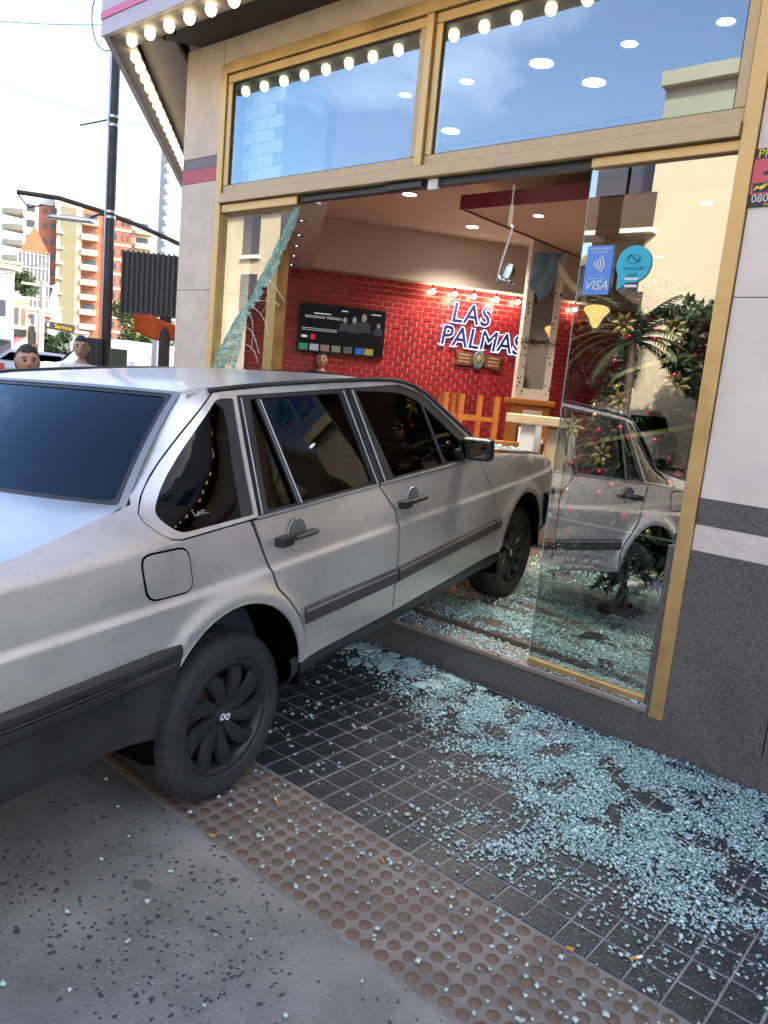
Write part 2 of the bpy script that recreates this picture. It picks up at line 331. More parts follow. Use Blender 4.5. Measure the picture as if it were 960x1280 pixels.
# tactile paving with domes
tact = MB().box((-9.2, 1.407, -.02), (9, 1.833, -.0045)).build('tactile_paving', M['paving_base'], kind='structure')
PITCH = .0525; dm = MB()
prof = [(.0205, -.003), (.0195, .0018), (.0155, .0042), (.008, .0052), (0.0001, .0054)]
dm.lathe(prof, 12); dme = dm.mesh('dome', True); dme.materials.append(M['dome'])
doms = []
pv = []
for i in range(-22, 22):
    x0 = -1.84+i*.42
    if x0 < -9.1 or x0 > 8.5: continue
    o = MB().box((x0+.001, 1.409, -.015), (x0+.419, 1.831, 0)).build('paver', M['tactile'], tact, bevel=.002)
    o.location.z = rnd.uniform(-.001, .001)
    for a in range(8):
        for b in range(8):
            x = x0+.02625+a*PITCH; y = 1.4355+b*PITCH
            z = in_view((x, y, 0)); doms.append((z if z else 99+abs(x), x, y, o))
doms.sort(key=lambda q: q[0]); rest = MB()
for k, (z, x, y, o) in enumerate(doms):
    s = rnd.uniform(.92, 1.04)
    if k < 300 and z < 50: obj('dome', dme, None, o, loc=(x, y, 0), scale=(s, s, rnd.uniform(.6, 1.05)))
    else: rest.add([(a+x, b+y, c) for a, b, c in dm.v], dm.f)
r_ = rest.build('dome', M['dome'], tact, smooth=True, kind='stuff')
# ---------------------------------------------------------------- shop building
shop = empty('shop_building', (0, FY, 0), 'corner shop with gold window frames, granite base and a lit canopy', 'building')
SI = Matrix.Translation((0, -FY, 0))
def sp(name, mb, m, parent=None, **k):
    o = mb.build(name, m, parent or shop, **k)
    if parent is None: o.matrix_parent_inverse = SI
    return o
CD = Vector((math.cos(R(139)), math.sin(R(139)), 0)); CN = Vector((-math.sin(R(139)), math.cos(R(139)), 0))*-1   # chamfer direction
P0 = Vector((-4.87, FY, 0)); P1 = P0+CD*5.2
def wallstrip(p, q, z0, z1, t=.3):
    """wall from p to q, outer face on the line, thickness inwards"""
    d = (q-p).normalized(); n = Vector((d.y, -d.x, 0))
    return p, q, n
# upper storeys: an outline prism
outl = [(P0.x, P0.y), (22, FY), (22, 16), (P1.x, 16), (P1.x, P1.y)]
sp('wall', MB().prism(outl, 3.62, 12.5), M['travertine'])
# dark window openings of upper storeys: recessed panes with frames
for k in range(6):
    for fl in range(2):
        x0 = -3.6+k*3.0; z0 = 5.0+fl*3.4
        w = sp('window', MB().box((x0, FY-.03, z0), (x0+1.3, FY+.0, z0+1.6)), M['white'])
        MB().box((x0+.08, FY-.036, z0+.08), (x0+1.22, FY-.028, z0+1.52)).build('pane', M['rearglass'], w)
# step / plinth in granite slabs
xs = [-4.87, -3.9, -2.95, -2.02, -1.147, -.645, -.1, .6, 1.3, 2.2, 3.2, 4.4, 6, 9, 13, 17, 22]
for a, b in zip(xs, xs[1:]):
    if b <= -1.14: sp('granite_slab', MB().box((a+.0025, FY, -.1), (b-.0025, FY+.15, .158)), M['granite'], bevel=.002)
    else: sp('granite_slab', MB().box((a+.0025, FY, -.1), (b-.0025, FY+.3, .9135)), M['granite'], bevel=.002)
sp('joint_filler', MB().box((-4.86, FY+.006, -.1), (21.9, FY+.15, .15)), M['paving_base'])
sp('sill', MB().box((-4.46, FY-.012, .16), (-1.125, FY+.2, .186)), M['sill'], bevel=.006)
# pilaster right of the door
for a, b in ((-1.047, .28), (.285, 1.6), (1.605, 3.5), (3.505, 6), (6.005, 22)):
    sp('cream_band', MB().box((a, FY+.002, .9145), (b, FY+.3, 1.023)), M['cream_band'])
    sp('granite_band', MB().box((a, FY+.001, 1.0245), (b, FY+.3, 1.132)), M['granite'])
    for z0, z1 in ((1.1335, 1.938), (1.941, 2.75), (2.753, 3.56)):
        sp('marble_slab', MB().box((a, FY+.003, z0), (b-.003, FY+.3, z1)), M['marble'], bevel=.002)
# left pillar
for z0, z1, m in ((.0, .158, 'granite'), (.16, .72, 'travertine'), (.723, 1.99, 'travertine'), (1.993, 2.70, 'travertine')):
    sp('pillar_slab', MB().box((-4.868, FY+.004, z0 if z0 else .16), (-4.462, FY+.32, z1 if z0 else .161)), M[m], bevel=.003)
sp('pillar_slab', MB().box((-4.868, FY+.004, 2.862), (-4.462, FY+.32, 3.56)), M['travertine'], bevel=.003)
sp('painted_stripe', MB().box((-4.868, FY+.005, 2.703), (-4.462, FY+.32, 2.79)), M['pinkstripe'])
sp('painted_stripe', MB().box((-4.868, FY+.005, 2.7915), (-4.462, FY+.32, 2.86)), M['greystripe'])
sp('cream_strip', MB().box((-4.46, FY+.01, 3.402), (-1.05, FY+.3, 3.56)), M['travertine'])
# gold frame members
def bar(name, x0, x1, z0, z1, y0=-.03, y1=.10, m='gold', parent=None, bv=.004):
    return sp(name, MB().box((x0, FY+y0, z0), (x1, FY+y1, z1)), M[m], parent, bevel=bv)
bar('frame_post', -1.113, -1.05, .15, 3.40, -.012, .09)
bar('frame_post', -4.46, -4.40, .187, 3.40, -.012, .09)
bar('frame_beam', -4.398, -1.115, 2.54, 2.60, -.03, .11, 'golddull')
bar('frame_beam', -4.398, -1.115, 3.335, 3.40, -.02, .10)
bar('frame_post', -2.752, -2.705, 2.602, 3.333, -.02, .10)
bar('door_head', -1.74, -1.115, 2.495, 2.538, .0, .07)
bar('door_head', -4.398, -3.66, 2.485, 2.538, .0, .07)
bar('track', -3.65, -1.75, 2.50, 2.538, .02, .06, 'black')
for x0, x1 in ((-4.396, -2.755), (-2.703, -1.116)):
    w = sp('window', MB().box((x0, FY, 2.602), (x1, FY+.05, 2.655)), M['golddull'], bevel=.003)
    MB().box((x0, FY, 3.283), (x1, FY+.05, 3.333)).build('frame_rail', M['gold'], w, bevel=.003)
    MB().box((x0, FY, 2.656), (x0+.045, FY+.05, 3.282)).build('frame_rail', M['gold'], w, bevel=.003)
    MB().box((x1-.045, FY, 2.656), (x1, FY+.05, 3.282)).build('frame_rail', M['golddull'], w, bevel=.003)
    MB().box((x0+.045, FY+.018, 2.655), (x1-.045, FY+.024, 3.283)).build('pane', M['winglass'], w)
    sl = MB()
    for a in ((x0+.045, 2.655, x0+.052, 3.283), (x1-.052, 2.655, x1-.045, 3.283), (x0+.052, 3.276, x1-.052, 3.283), (x0+.052, 2.655, x1-.052, 2.661)):
        sl.box((a[0], FY+.012, a[1]), (a[2], FY+.0175, a[3]))
    sl.build('seal', M['darkseal'], w)
# canopy
can = empty('canopy', (-4.9, 2.8, 3.47), 'canopy over the shop front edged with rows of glowing round bulbs', 'canopy')
CI = Matrix.Translation((4.9, -2.8, -3.47))
def cp(name, mb, m, **k):
    o = mb.build(name, m, can, **k); o.matrix_parent_inverse = CI; return o
CC = Vector((-5.03, 2.72, 0)); CE = CC+CD*6.2
cp('fascia', MB().box((CC.x, 2.70, 3.49), (22, 2.73, 3.585)), M['canopy_lilac'])
cp('stripe', MB().box((CC.x, 2.694, 3.5865), (22, 2.73, 3.63)), M['canopy_pink'])
cp('fascia', MB().box((CC.x, 2.70, 3.6315), (22, 2.73, 3.95)), M['canopy_lilac'])
def cham(a, b, z0, z1, off=0.):
    n = Vector((-CD.y, CD.x, 0)) # towards inside?
    if n.x*1+n.y*1 < 0: n = -n
    q = [CC+n*(a+off)-CD*0, CE+n*(a+off), CE+n*b, CC+n*b]
    return MB().prism([(p.x, p.y) for p in q], z0, z1)
cp('fascia', cham(0, .03, 3.49, 3.585), M['canopy_lilac']); cp('stripe', cham(-.006, .03, 3.5865, 3.63), M['canopy_pink']); cp('fascia', cham(0, .03, 3.6315, 3.95), M['canopy_lilac'])
cp('bulb_board', MB().box((CC.x+.06, 2.731, 3.492), (22, 2.90, 3.515)), M['canopy_grey'])
cp('bulb_board', cham(.031, .19, 3.493, 3.514), M['canopy_grey'])
cp('soffit', MB().prism([(-4.93, 2.901), (22, 2.901), (22, FY+.02), (-4.70, FY+.02)], 3.56, 3.60), M['soffit'])
cp('soffit', MB().prism([(CC.x+.1, 2.89), (-4.60, 2.89), (P1.x+.2, P1.y+.4), (CE.x, CE.y)], 3.5605, 3.5995), M['canopy_grey'])
cp('top', MB().prism([(CC.x, 2.74), (22, 2.74), (22, FY-.002), (P0.x, FY-.002), (P1.x-.01, P1.y), (CE.x, CE.y+.05)], 3.93, 3.96), M['canopy_grey'])
bm_ = MB().ball((0, 0, 0), .033, 14, 9, (1, 1, 1.12)).mesh('bulb', True); bm_.materials.append(M['bulb'])
sk = MB().lathe([(.021, .02), (.021, .055)], 10).mesh('bulb_socket', True); sk.materials.append(M['white'])
def bulb(x, y):
    b = obj('bulb', bm_, None, can, loc=(x, y, 3.462)); b.matrix_parent_inverse = CI
    obj('socket', sk, None, b)
for k in range(36): bulb(-4.83+k*.2075, 2.80)
for k in range(1, 25):
    p = Vector((-4.90, 2.83, 0))+CD*(.19*k); bulb(p.x, p.y)
# soffit hooks
for x in (-4.78, -4.66): cp('hook', MB().tube([(x, 3.0, 3.56), (x, 3.0, 3.53), (x+.02, 3.0, 3.525)], .006, 6), M['black'])

# glass door
dr = empty('glass_door', (-1.42, FY+.03, .19), 'clear frameless glass door leaf with gold bottom rail, still standing', 'door')
DI = Matrix.Translation((1.42, -FY-.03, -.19))
def dp(name, mb, m, parent=None, **k):
    o = mb.build(name, m, parent or dr, **k)
    if parent is None: o.matrix_parent_inverse = DI
    return o
dp('pane', MB().box((-1.742, FY+.026, .222), (-1.116, FY+.034, 2.494)), M['doorglass'])
dp('bottom_rail', MB().box((-1.742, FY+.012, .1875), (-1.116, FY+.05, .221)), M['gold'], bevel=.003)
dp('edge_strip', MB().box((-1.745, FY+.0255, .225), (-1.7425, FY+.0345, 2.49)), mat('glass_edge_green', (.35, .5, .47), .2))
dp('glass_fin', MB().box((-1.735, FY+.05, .92), (-1.13, FY+.056, .928)), M['steel'])
# stickers on the door
st = empty('card_payment_sticker', (-1.65, FY+.02, 2.06), 'blue upright sticker with contactless waves and VISA lettering on the glass', 'sticker')
bl = mat('blue_sticker', (.10, .27, .72), .45); wh = M['white']
MB().box((-.062, 0, -.105), (.062, .003, .105)).build('card', bl, st, bevel=.0)
obj('lettering', text_mesh('VISA', .058, .0006, shear=.25), M['white'], st, loc=(0, -.0022, -.068), rot=(R(90), 0, 0))
obj('small_lettering', text_mesh('Aceptamos pagos\nsin contacto', .0145, .0004), M['white'], st, loc=(0, -.002, .085), rot=(R(90), 0, 0))
obj('small_lettering', text_mesh('Disponible con tarjetas', .0088, .0004), M['white'], st, loc=(0, -.002, -.036), rot=(R(90), 0, 0))
for k in range(4):
    r = .018+k*.0135
    MB().tube([(-.034+r*math.cos(a), -.0022, .024+r*math.sin(a)) for a in [R(-36+9*i) for i in range(9)]], .0034, 6).build('wave', M['white'], st)
ds = empty('round_sticker', (-1.487, FY+.02, 2.082), 'round turquoise speech-bubble sticker with handshake emblem on the glass', 'sticker')
tq = mat('turquoise_sticker', (.02, .42, .58), .4)
MB().lathe([(.0001, 0), (.078, 0), (.078, .002), (.0001, .002)], 40, FACE).build('disc', tq, ds)
MB().prism([(-.065, -.04), (-.01, -.07), (-.062, -.108)], -.0006, .0012, FACE).build('tail', tq, ds)
dk = mat('teal_print', (.01, .2, .3), .5)
obj('lettering', text_mesh('mercado\npago', .026, .0004), dk, ds, loc=(.004, -.0034, -.03), rot=(R(90), 0, 0))
MB().tube([(-.03+.06*t, -.003, .025+.012*math.sin(t*6.28)) for t in [i/12 for i in range(13)]], .004, 6).build('handshake', dk, ds)
MB().lathe([(.026, 0), (.032, 0), (.032, .0008), (.026, .0008)], 24, Matrix.Translation((0, -.0025, .02)) @ FACE @ Matrix.Diagonal((1, .62, 1, 1))).build('emblem_ring', dk, ds)
for z, w in ((-.062, .03), (-.092, .028)): MB().box((-w, -.0035, z-.005), (w, -.0024, z+.005)).build('bar_print', M['white'], ds)
# security poster
po = empty('security_poster', (-.90, FY-.001, 2.385), 'red and black security poster with yellow lettering on the marble pilaster', 'poster')
MB().box((-.148, -.004, -.107), (.15, .0035, .107)).build('board', mat('poster_black', (.02, .02, .022), .5), po)
MB().box((-.146, -.0055, -.062), (.15, -.0045, .068)).build('red_field', mat('poster_red', (.62, .10, .13), .5), po)
yl = mat('poster_yellow', (.75, .62, .08), .5)
obj('lettering', text_mesh('PR', .046, .0005, align='LEFT'), yl, po, loc=(-.137, -.0055, .086), rot=(R(90), 0, 0))
obj('phone_lettering', text_mesh('080', .042, .0005, align='LEFT'), M['white'], po, loc=(-.137, -.0055, -.078), rot=(R(90), 0, 0))
obj('small_lettering', text_mesh('www.', .016, .0005, align='LEFT'), yl, po, loc=(-.09, -.0055, -.099), rot=(R(90), 0, 0))
MB().lathe([(.0001, 0), (.05, 0), (.05, .001), (.0001, .001)], 24, Matrix.Translation((-.02, -.0056, .02)) @ FACE).build('helmet_print', M['black'], po)
MB().prism([(-.11, -.005), (-.05, .028), (-.045, .012), (-.1, -.015)], 0, .001, Matrix.Translation((0, -.0056, .02)) @ FACE).build('helmet_print', M['black'], po)
MB().box((-.138, -.0062, -.055), (-.075, -.0056, -.02)).build('badge_print', M['black'], po)
MB().prism([(-.03, -.012), (-.01, -.002), (.0, -.01), (.025, .012), (.012, .012), (-.005, .004), (-.02, .006)], 0, .001, Matrix.Translation((-.106, -.0063, -.037)) @ FACE).build('badge_print', yl, po)

# left broken side pane: what is left of it, torn along a diagonal
lp = empty('broken_side_pane', (-4.1, FY+.03, 1.5), 'remnant of a side window pane torn off along a diagonal', 'window pane')
LI = Matrix.Translation((4.1, -FY-.03, -1.5))
poly = [(-4.398, 1.60), (-4.34, 1.60), (-4.22, 1.80), (-4.05, 1.99), (-3.88, 2.20), (-3.72, 2.43), (-3.69, 2.484), (-4.398, 2.484)]
o = MB().prism(poly, -.004, .004, Matrix.Translation((0, FY+.03, 0)) @ FACE).build('pane', M['leftglass'], lp); o.matrix_parent_inverse = LI
pc = (-5.72, 4.90); o = MB().box((pc[0]-.065, pc[1]-.065, FLOOR), (pc[0]+.065, pc[1]+.065, 2.755)).build('post', M['gold'], shop); o.matrix_parent_inverse = SI
# crazed curtain of glass hanging along the tear: small cells
sh = MB(); r2 = random.Random(3)
A0, B0 = Vector((-3.79, 0, 2.482)), Vector((-3.665, 0, 2.482))
left = [(-3.70, 2.482), (-3.725, 2.43), (-3.885, 2.20), (-4.055, 1.99), (-4.225, 1.80), (-4.345, 1.60), (-4.41, 1.40), (-4.42, 1.12)]
right = [(-3.652, 2.482), (-3.662, 2.42), (-3.785, 2.17), (-3.91, 1.96), (-4.03, 1.80), (-4.09, 1.62), (-4.18, 1.42), (-4.2, 1.12)]
def lerpc(c, t):
    t *= len(c)-1; i = min(int(t), len(c)-2); f = t-i
    return (c[i][0]*(1-f)+c[i+1][0]*f, c[i][1]*(1-f)+c[i+1][1]*f)
nu, nv = 70, 9
def cpt(i, j):
    t = i/nu; s = j/nv; a = lerpc(left, t); b = lerpc(right, t)
    jx = r2.uniform(-.005, .005); jz = r2.uniform(-.006, .006)
    y = FY+.028-.10*math.sin(s*2.6)*t-.035*math.sin(t*9+s*3)*t
    return Vector((a[0]*(1-s)+b[0]*s+jx, y+r2.uniform(-.003, .003), a[1]*(1-s)+b[1]*s+jz))
G = [[cpt(i, j) for j in range(nv+1)] for i in range(nu+1)]
for i in range(nu):
    for j in range(nv):
        if r2.random() < .04*(1+3*(j == nv-1)): continue
        q = [G[i][j], G[i][j+1], G[i+1][j+1], G[i+1][j]]; c = sum(q, Vector())/4
        ax = Vector((r2.uniform(-1, 1), r2.uniform(-1, 1), r2.uniform(-1, 1))); rm = Matrix.Rotation(r2.uniform(-.35, .35), 3, ax.normalized())
        q = [c+rm @ ((p-c)*.9) for p in q]
        n = (q[1]-q[0]).cross(q[3]-q[0]).normalized()*.004
        sh.add(q+[p+n for p in q], [(0, 1, 2, 3), (7, 6, 5, 4), (0, 4, 5, 1), (1, 5, 6, 2), (2, 6, 7, 3), (3, 7, 4, 0)])
o = sh.build('crazed_glass', M['crazed'], lp, kind='stuff'); o.matrix_parent_inverse = LI
st_ = MB()
for k in range(14):
    t = r2.uniform(.35, .95); a = lerpc(right, t); p = Vector((a[0], FY-.06, a[1])); pts = [p]
    ang = r2.uniform(-.6, .9)
    for i in range(8):
        ang += r2.uniform(-.1, .45); p = p+Vector((math.cos(ang), r2.uniform(-.15, .15), -math.sin(ang)))*.035; pts.append(p)
    st_.tube(pts, .0018, 4)
o = st_.build('torn_film_strand', mat('pale_film_strand', (.6, .62, .58), .4), lp, kind='stuff'); o.matrix_parent_inverse = LI

# ---------------------------------------------------------------- the car
ipx = lambda x, xs, ys: float(np.interp(x, xs, ys))
car = empty('car', (0, 0, 0), 'silver grey sedan driven nose first through the shop front, roof paint dull', 'car')
KC = 1.019; cyaw = R(100.119); cpit = math.asin(.215/2.55/KC)
_f = Vector((math.cos(cyaw)*math.cos(cpit), math.sin(cyaw)*math.cos(cpit), math.sin(cpit))); _l = Vector((-math.sin(cyaw), math.cos(cyaw), 0)); _u = _f.cross(_l)
ROLL = Matrix.Translation((0, -.75, 1.0)) @ Matrix.Rotation(R(-1.9), 4, 'X') @ Matrix.Translation((0, .75, -1.0))      # the body sags to its left side
car.matrix_world = basis((-2.754, 1.469, 0), _f*KC, _l*KC, _u*KC) @ ROLL
# body-side half width
_zz = np.arange(-.8, .4, .001)
_pf = np.interp(_zz, [-.62, -.45, -.32, -.14, -.003, .012, .10, .19, .4], [-.062, -.026, -.009, -.001, 0, -.0105, -.016, -.027, -.05])
_k = np.exp(-.5*(np.arange(-18, 19)/5.)**2); _k /= _k.sum(); _pf = np.convolve(np.pad(_pf, 18, mode='edge'), _k, 'valid')
zc = lambda x: .795-.011*(x+.8)
_sx = [-1.05, -.8, .1, 1.9, 2.3, 2.84, 3.12]; _sz = [.94, .955, .962, .958, .925, .855, .79]
_wx = [-1.06, -.95, -.8, -.3, .5, 2.2, 2.8, 3.0, 3.12]; _ww = [.775, .80, .822, .846, .85, .85, .836, .815, .785]
_lx = [-1.05, -.42, -.3, -.15, 0, .12, .3, 1.6, 1.9, 2.1, 3.1]; _ls = [1.9, 1.9, 1.70, .95, .57, .45, .395, .395, .42, 1.2, 1.4]
def smi(x, xs, ys, h=.06):
    return sum(ipx(x+d*h, xs, ys)*w for d, w in ((-1, .2), (-.5, .2), (0, .2), (.5, .2), (1, .2)))
AR = ((-.04, .38, .34), (2.47, .345, .352))
def WID(x, z):
    zs = smi(x, _sx, _sz); zl = min(z, zs)
    w = smi(x, _wx, _ww)+float(np.interp(zl-zc(x), _zz, _pf))
    if z > zs:
        e = z-zs; s = smi(x, _lx, _ls); w -= s*(e-.012*(1-math.exp(-e/.012)))
    for cx, cz, r in AR:
        d = math.hypot(x-cx, z-cz)
        if d < r+.2 and z > .3: w += .020*math.exp(-((max(d-r, 0)-.012)/.042)**2)
    return w
def side(sgn, off=0.): return lambda x, z: Vector((x, sgn*(WID(x, z)-off), z))
def rpoly(pts, rad):
    """round the corners of a polygon"""
    out = []; n = len(pts)
    for i in range(n):
        p = Vector(pts[i]).to_2d(); a = Vector(pts[i-1]).to_2d(); b = Vector(pts[(i+1) % n]).to_2d()
        r = rad[i] if isinstance(rad, (list, tuple)) else rad
        if r <= 0: out.append((p.x, p.y)); continue
        da = (a-p); db = (b-p); la = min(r, da.length*.45); lb = min(r, db.length*.45)
        q0 = p+da.normalized()*la; q2 = p+db.normalized()*lb
        for t in (0, .25, .5, .75, 1):
            q = q0*(1-t)**2+p*2*t*(1-t)+q2*t*t; out.append((q.x, q.y))
    return out
def panel(name, poly, surf, m, parent, holes=(), step=.07, flange=.010, lines=(), sign=1, nfix=None, ustep=None):
    bm = bmesh.new()
    def ring(pl):
        n = len(pl); pp = []
        for i in range(n):
            a = pl[i]; b = pl[(i+1) % n]; d = math.hypot(b[0]-a[0], b[1]-a[1]); k = max(1, int(d/.06))
            pp += [(a[0]+(b[0]-a[0])*t/k, a[1]+(b[1]-a[1])*t/k) for t in range(k)]
        vs = [bm.verts.new((x, y, 0)) for x, y in pp]
        for i in range(len(vs)): bm.edges.new((vs[i], vs[(i+1) % len(vs)]))
    ring(poly)
    for h in holes: ring(h)
    bmesh.ops.triangle_fill(bm, use_beauty=True, edges=bm.edges[:], normal=(0, 0, 1))
    for f in bm.faces:
        if f.normal.z < 0: f.normal_flip()
    xs = [p[0] for p in poly]; ys = [p[1] for p in poly]
    def cut(co, no):
        bmesh.ops.bisect_plane(bm, geom=bm.verts[:]+bm.edges[:]+bm.faces[:], plane_co=co, plane_no=no, dist=1e-5)
    us = ustep or step
    x = math.ceil(min(xs)/us)*us
    while x < max(xs): cut((x+1e-4, 0, 0), (1, 0, 0)); x += us
    y = math.ceil(min(ys)/step)*step
    while y < max(ys): cut((0, y+1e-4, 0), (0, 1, 0)); y += step
    for co, no in lines: cut(co, no)
    bm.normal_update()
    def nrm(u, v):
        e = .002; d1 = surf(u+e, v)-surf(u-e, v); d2 = surf(u, v+e)-surf(u, v-e); n = d1.cross(d2)*sign
        n.normalize()
        return nfix(u, v, n) if nfix else n
    bm.verts.ensure_lookup_table(); bm.verts.index_update()
    uv = [(v.co.x, v.co.y) for v in bm.verts]; P = [surf(*q) for q in uv]; NN = [nrm(*q) for q in uv]
    faces = [[v.index for v in f.verts] for f in bm.faces]
    if sign < 0: faces = [f[::-1] for f in faces]
    bd = []
    for e in bm.edges:
        if len(e.link_faces) == 1:
            l = e.link_loops[0]; bd.append((l.vert.index, l.link_loop_next.vert.index))
    bm.free()
    verts = [tuple(p) for p in P]; ln = []; nf = len(faces)
    for f in faces: ln += [tuple(NN[i]) for i in f]
    if flange:
        for a, b in bd:
            k = len(verts); q = [P[a], P[b], P[b]-NN[b]*flange, P[a]-NN[a]*flange]; verts += [tuple(p) for p in q]
            f = [k+1, k, k+3, k+2] if sign > 0 else [k, k+1, k+2, k+3]
            w = [verts[i] for i in f]; fn = (Vector(w[1])-Vector(w[0])).cross(Vector(w[2])-Vector(w[0])); fn.normalize()
            if fn.length < .5: fn = Vector((0, 0, 1))
            faces.append(f); ln += [tuple(fn)]*4
    me = bpy.data.meshes.new(name); me.from_pydata(verts, [], faces)
    me.polygons.foreach_set('use_smooth', [True]*len(me.polygons)); me.update()
    me.normals_split_custom_set(ln)
    return obj(name, me, m, parent)
def arc(c, r, a0, a1, n=18): return [(c[0]+r*math.cos(R(a0+(a1-a0)*i/n)), c[1]+r*math.sin(R(a0+(a1-a0)*i/n))) for i in range(n+1)]
crl = [((0, zc(0)+d, 0), (.011, 1, 0)) for d in (-.02, -.008, 0, .007, .014, .024)]+[((0, z, 0), (0, 1, 0)) for z in (.93, .945, .96, .975, .99)]
archl = []
for sgn in (-1, 1):
    # for the near side polygons are drawn counter-clockwise in (x,z); mirrored with sign
    S = side(sgn); sg = 1 if sgn < 0 else -1
    ra = arc(AR[0][:2], AR[0][2], 139.7, 8, 24)
    ra = [p for p in ra]
    quarter = [(-1.03, .60), (-.42, .60)]+ra+[(.293, .405), (.303, .44), (.313, .507), (.282, .578), (.220, .657), (.162, .717), (.144, .773), (.109, .857), (.068, .9655),
              (-.225, .9625), (-.262, .970), (-.287, .992), (-.297, 1.02), (-.290, 1.04), (.112, 1.376), (.06, 1.374), (.0, 1.362), (-.11, 1.253), (-.21, 1.146), (-.285, 1.062), (-.34, 1.05), (-.50, 1.028), (-.71, 1.003), (-1.03, .968)]
    def nf(u, v, n, sgn=sgn):
        if u < .14 and v > 1.29:
            t = min(1, (v-1.29)/.085); n = (n+Vector((0, 0, 1))*(t*t*.85)).normalized()
        return n
    q = panel('quarter_panel', quarter, S, M['paint'], car, step=.06, lines=crl+[((a, 0, 0), (1, 0, 0)) for a in (-.37, -.35, -.33, -.31, -.28, -.25, .25, .28)]+[((0, b, 0), (0, 1, 0)) for b in (.70, .72, .735, .75)], sign=sg, nfix=nf)
    gl = rpoly([(.048, .989), (-.222, .988), (-.243, 1.03), (.100, 1.318), (.133, 1.318)], [.012, .03, .03, .03, .03])
    trim = [(.112, .971), (-.225, .967), (-.260, .975), (-.283, .994), (-.292, 1.021), (-.286, 1.038), (.118, 1.372), (.20, 1.372)]
    tr = panel('window_trim', trim, side(sgn, .003), M['paint'], q, holes=[rpoly([(.040, .982), (-.222, .980), (-.252, 1.028), (.112, 1.345), (.178, 1.345), (.096, .982)], [.005, .03, .03, .02, .01, .01])], sign=sg)
    panel('window_pillar', [(.040, .980), (.100, .980), (.182, 1.35), (.10, 1.34), (.128, 1.31), (.118, 1.25)], side(sgn, .008), M['plastic'], q, sign=sg)
    panel('quarter_window', [(.10, .978), (-.225, .976), (-.256, 1.03), (.112, 1.35), (.15, 1.35)], side(sgn, .010), M['rearglass'] if False else M['carglass'], q, sign=sg, flange=.004)
    if sgn < 0:
        fd = rpoly([(-.372, .822), (-.208, .812), (-.214, .94), (-.380, .949)], .035)
        panel('fuel_door_gap', rpoly([(-.378, .816), (-.202, .806), (-.208, .946), (-.386, .955)], .04), side(sgn, -.0012), M['void'], q, sign=sg, flange=0, lines=crl)
        panel('fuel_door', fd, side(sgn, -.0035), M['paint'], q, sign=sg, flange=.003, lines=crl)
        dec = text_mesh('LaNTus', .022, .0002); ob = obj('window_decal', dec, mat('grey_decal', (.35, .35, .36), .6), q, loc=(-.10, -WID(-.1, 1.02)-.002+.008, 1.018), rot=(R(90-40), 0, 0), scale=(sg, 1, 1))
    # doors
    rd = [(.30, .40), (.972, .392), (.964, .452), (.980, .624), (.983, .784), (.971, .839), (.856, .962), (.085, .9635), (.120, .857), (.155, .773), (.174, .719), (.230, .661), (.293, .581), (.324, .507), (.312, .44)]
    d = panel('door', rd, S, M['paint'], car, step=.06, lines=crl, sign=sg)
    fdp = [(.978, .392), (2.01, .405), (2.023, .546), (2.021, .605), (2.004, .742), (1.969, .809), (1.875, .913), (1.84, .958), (.866, .9615), (.981, .842), (.993, .786), (.990, .624), (.974, .452)]
    d2 = panel('door', fdp, S, M['paint'], car, step=.06, lines=crl, sign=sg)
    fe = [(2.016, .405), (2.105, .41)]+arc(AR[1][:2], AR[1][2], 168, 12, 24)[1:]+[(2.84, .42), (3.10, .46), (3.115, .62), (3.105, .775), (3.08, .80), (2.84, .868), (2.31, .938), (2.0, .968), (1.90, .962), (1.848, .957), (1.881, .915), (1.975, .811), (2.010, .743), (2.028, .605), (2.029, .546)]
    f_ = panel('fender', fe, S, M['paint'], car, step=.06, lines=crl+[((0, b, 0), (0, 1, 0)) for b in (.66, .68, .70, .71)], sign=sg)
    # window frames and glass
    rh = rpoly([(.166, .984), (.824, .982), (.776, 1.336), (.250, 1.339)], .012)
    w1 = panel('window_frame', [(.121, .972), (.853, .970), (.834, 1.352), (.199, 1.352)], side(sgn, .004), M['plastic'], d, holes=[rh], sign=sg)
    panel('window', [(.15, .972), (.835, .970), (.78, 1.345), (.235, 1.345)], side(sgn, .013), M['carglass'], d, sign=sg, flange=.003)
    fh = rpoly([(.990, .982), (1.745, .984), (1.71, 1.055), (1.405, 1.268), (1.255, 1.318), (.897, 1.340)], [.012, .02, .02, .08, .08, .012])
    panel('window_frame', [(.861, .970), (1.835, .967), (1.845, .99), (1.76, 1.082), (1.43, 1.305), (1.26, 1.352), (.842, 1.352)], side(sgn, .004), M['plastic'], d2, holes=[fh], sign=sg)
    panel('window', [(.97, .970), (1.77, .972), (1.74, 1.065), (1.415, 1.285), (1.25, 1.34), (.885, 1.347)], side(sgn, .013), M['carglass'], d2, sign=sg, flange=.003)
    # roof rail above the doors, satin
    panel('roof_rail', [(.135, 1.3535), (.60, 1.3535), (1.26, 1.3535), (1.44, 1.306), (1.77, 1.085), (1.86, 1.0), (1.885, 1.01), (1.79, 1.105), (1.46, 1.328), (1.27, 1.378), (.60, 1.384), (.135, 1.377)], side(sgn, .001), M['paint'], car, sign=sg, lines=[((a, 0, 0), (1, 0, 0)) for a in (1.3, 1.35, 1.4)])
    # chrome/rubber strips
    def strip(name, pts, r, m, par, off=0., n=6, sgn=sgn):
        return MB().tube([side(sgn, -off)(*p) for p in pts], r, n).build(name, m, par, smooth=True)
    strip('divider_bar', [(.277, 1.336), (.325, .982)], .008, M['plastic'], d, .0); strip('divider_edge', [(.288, 1.336), (.338, .982)], .004, M['trim'], d, .004)
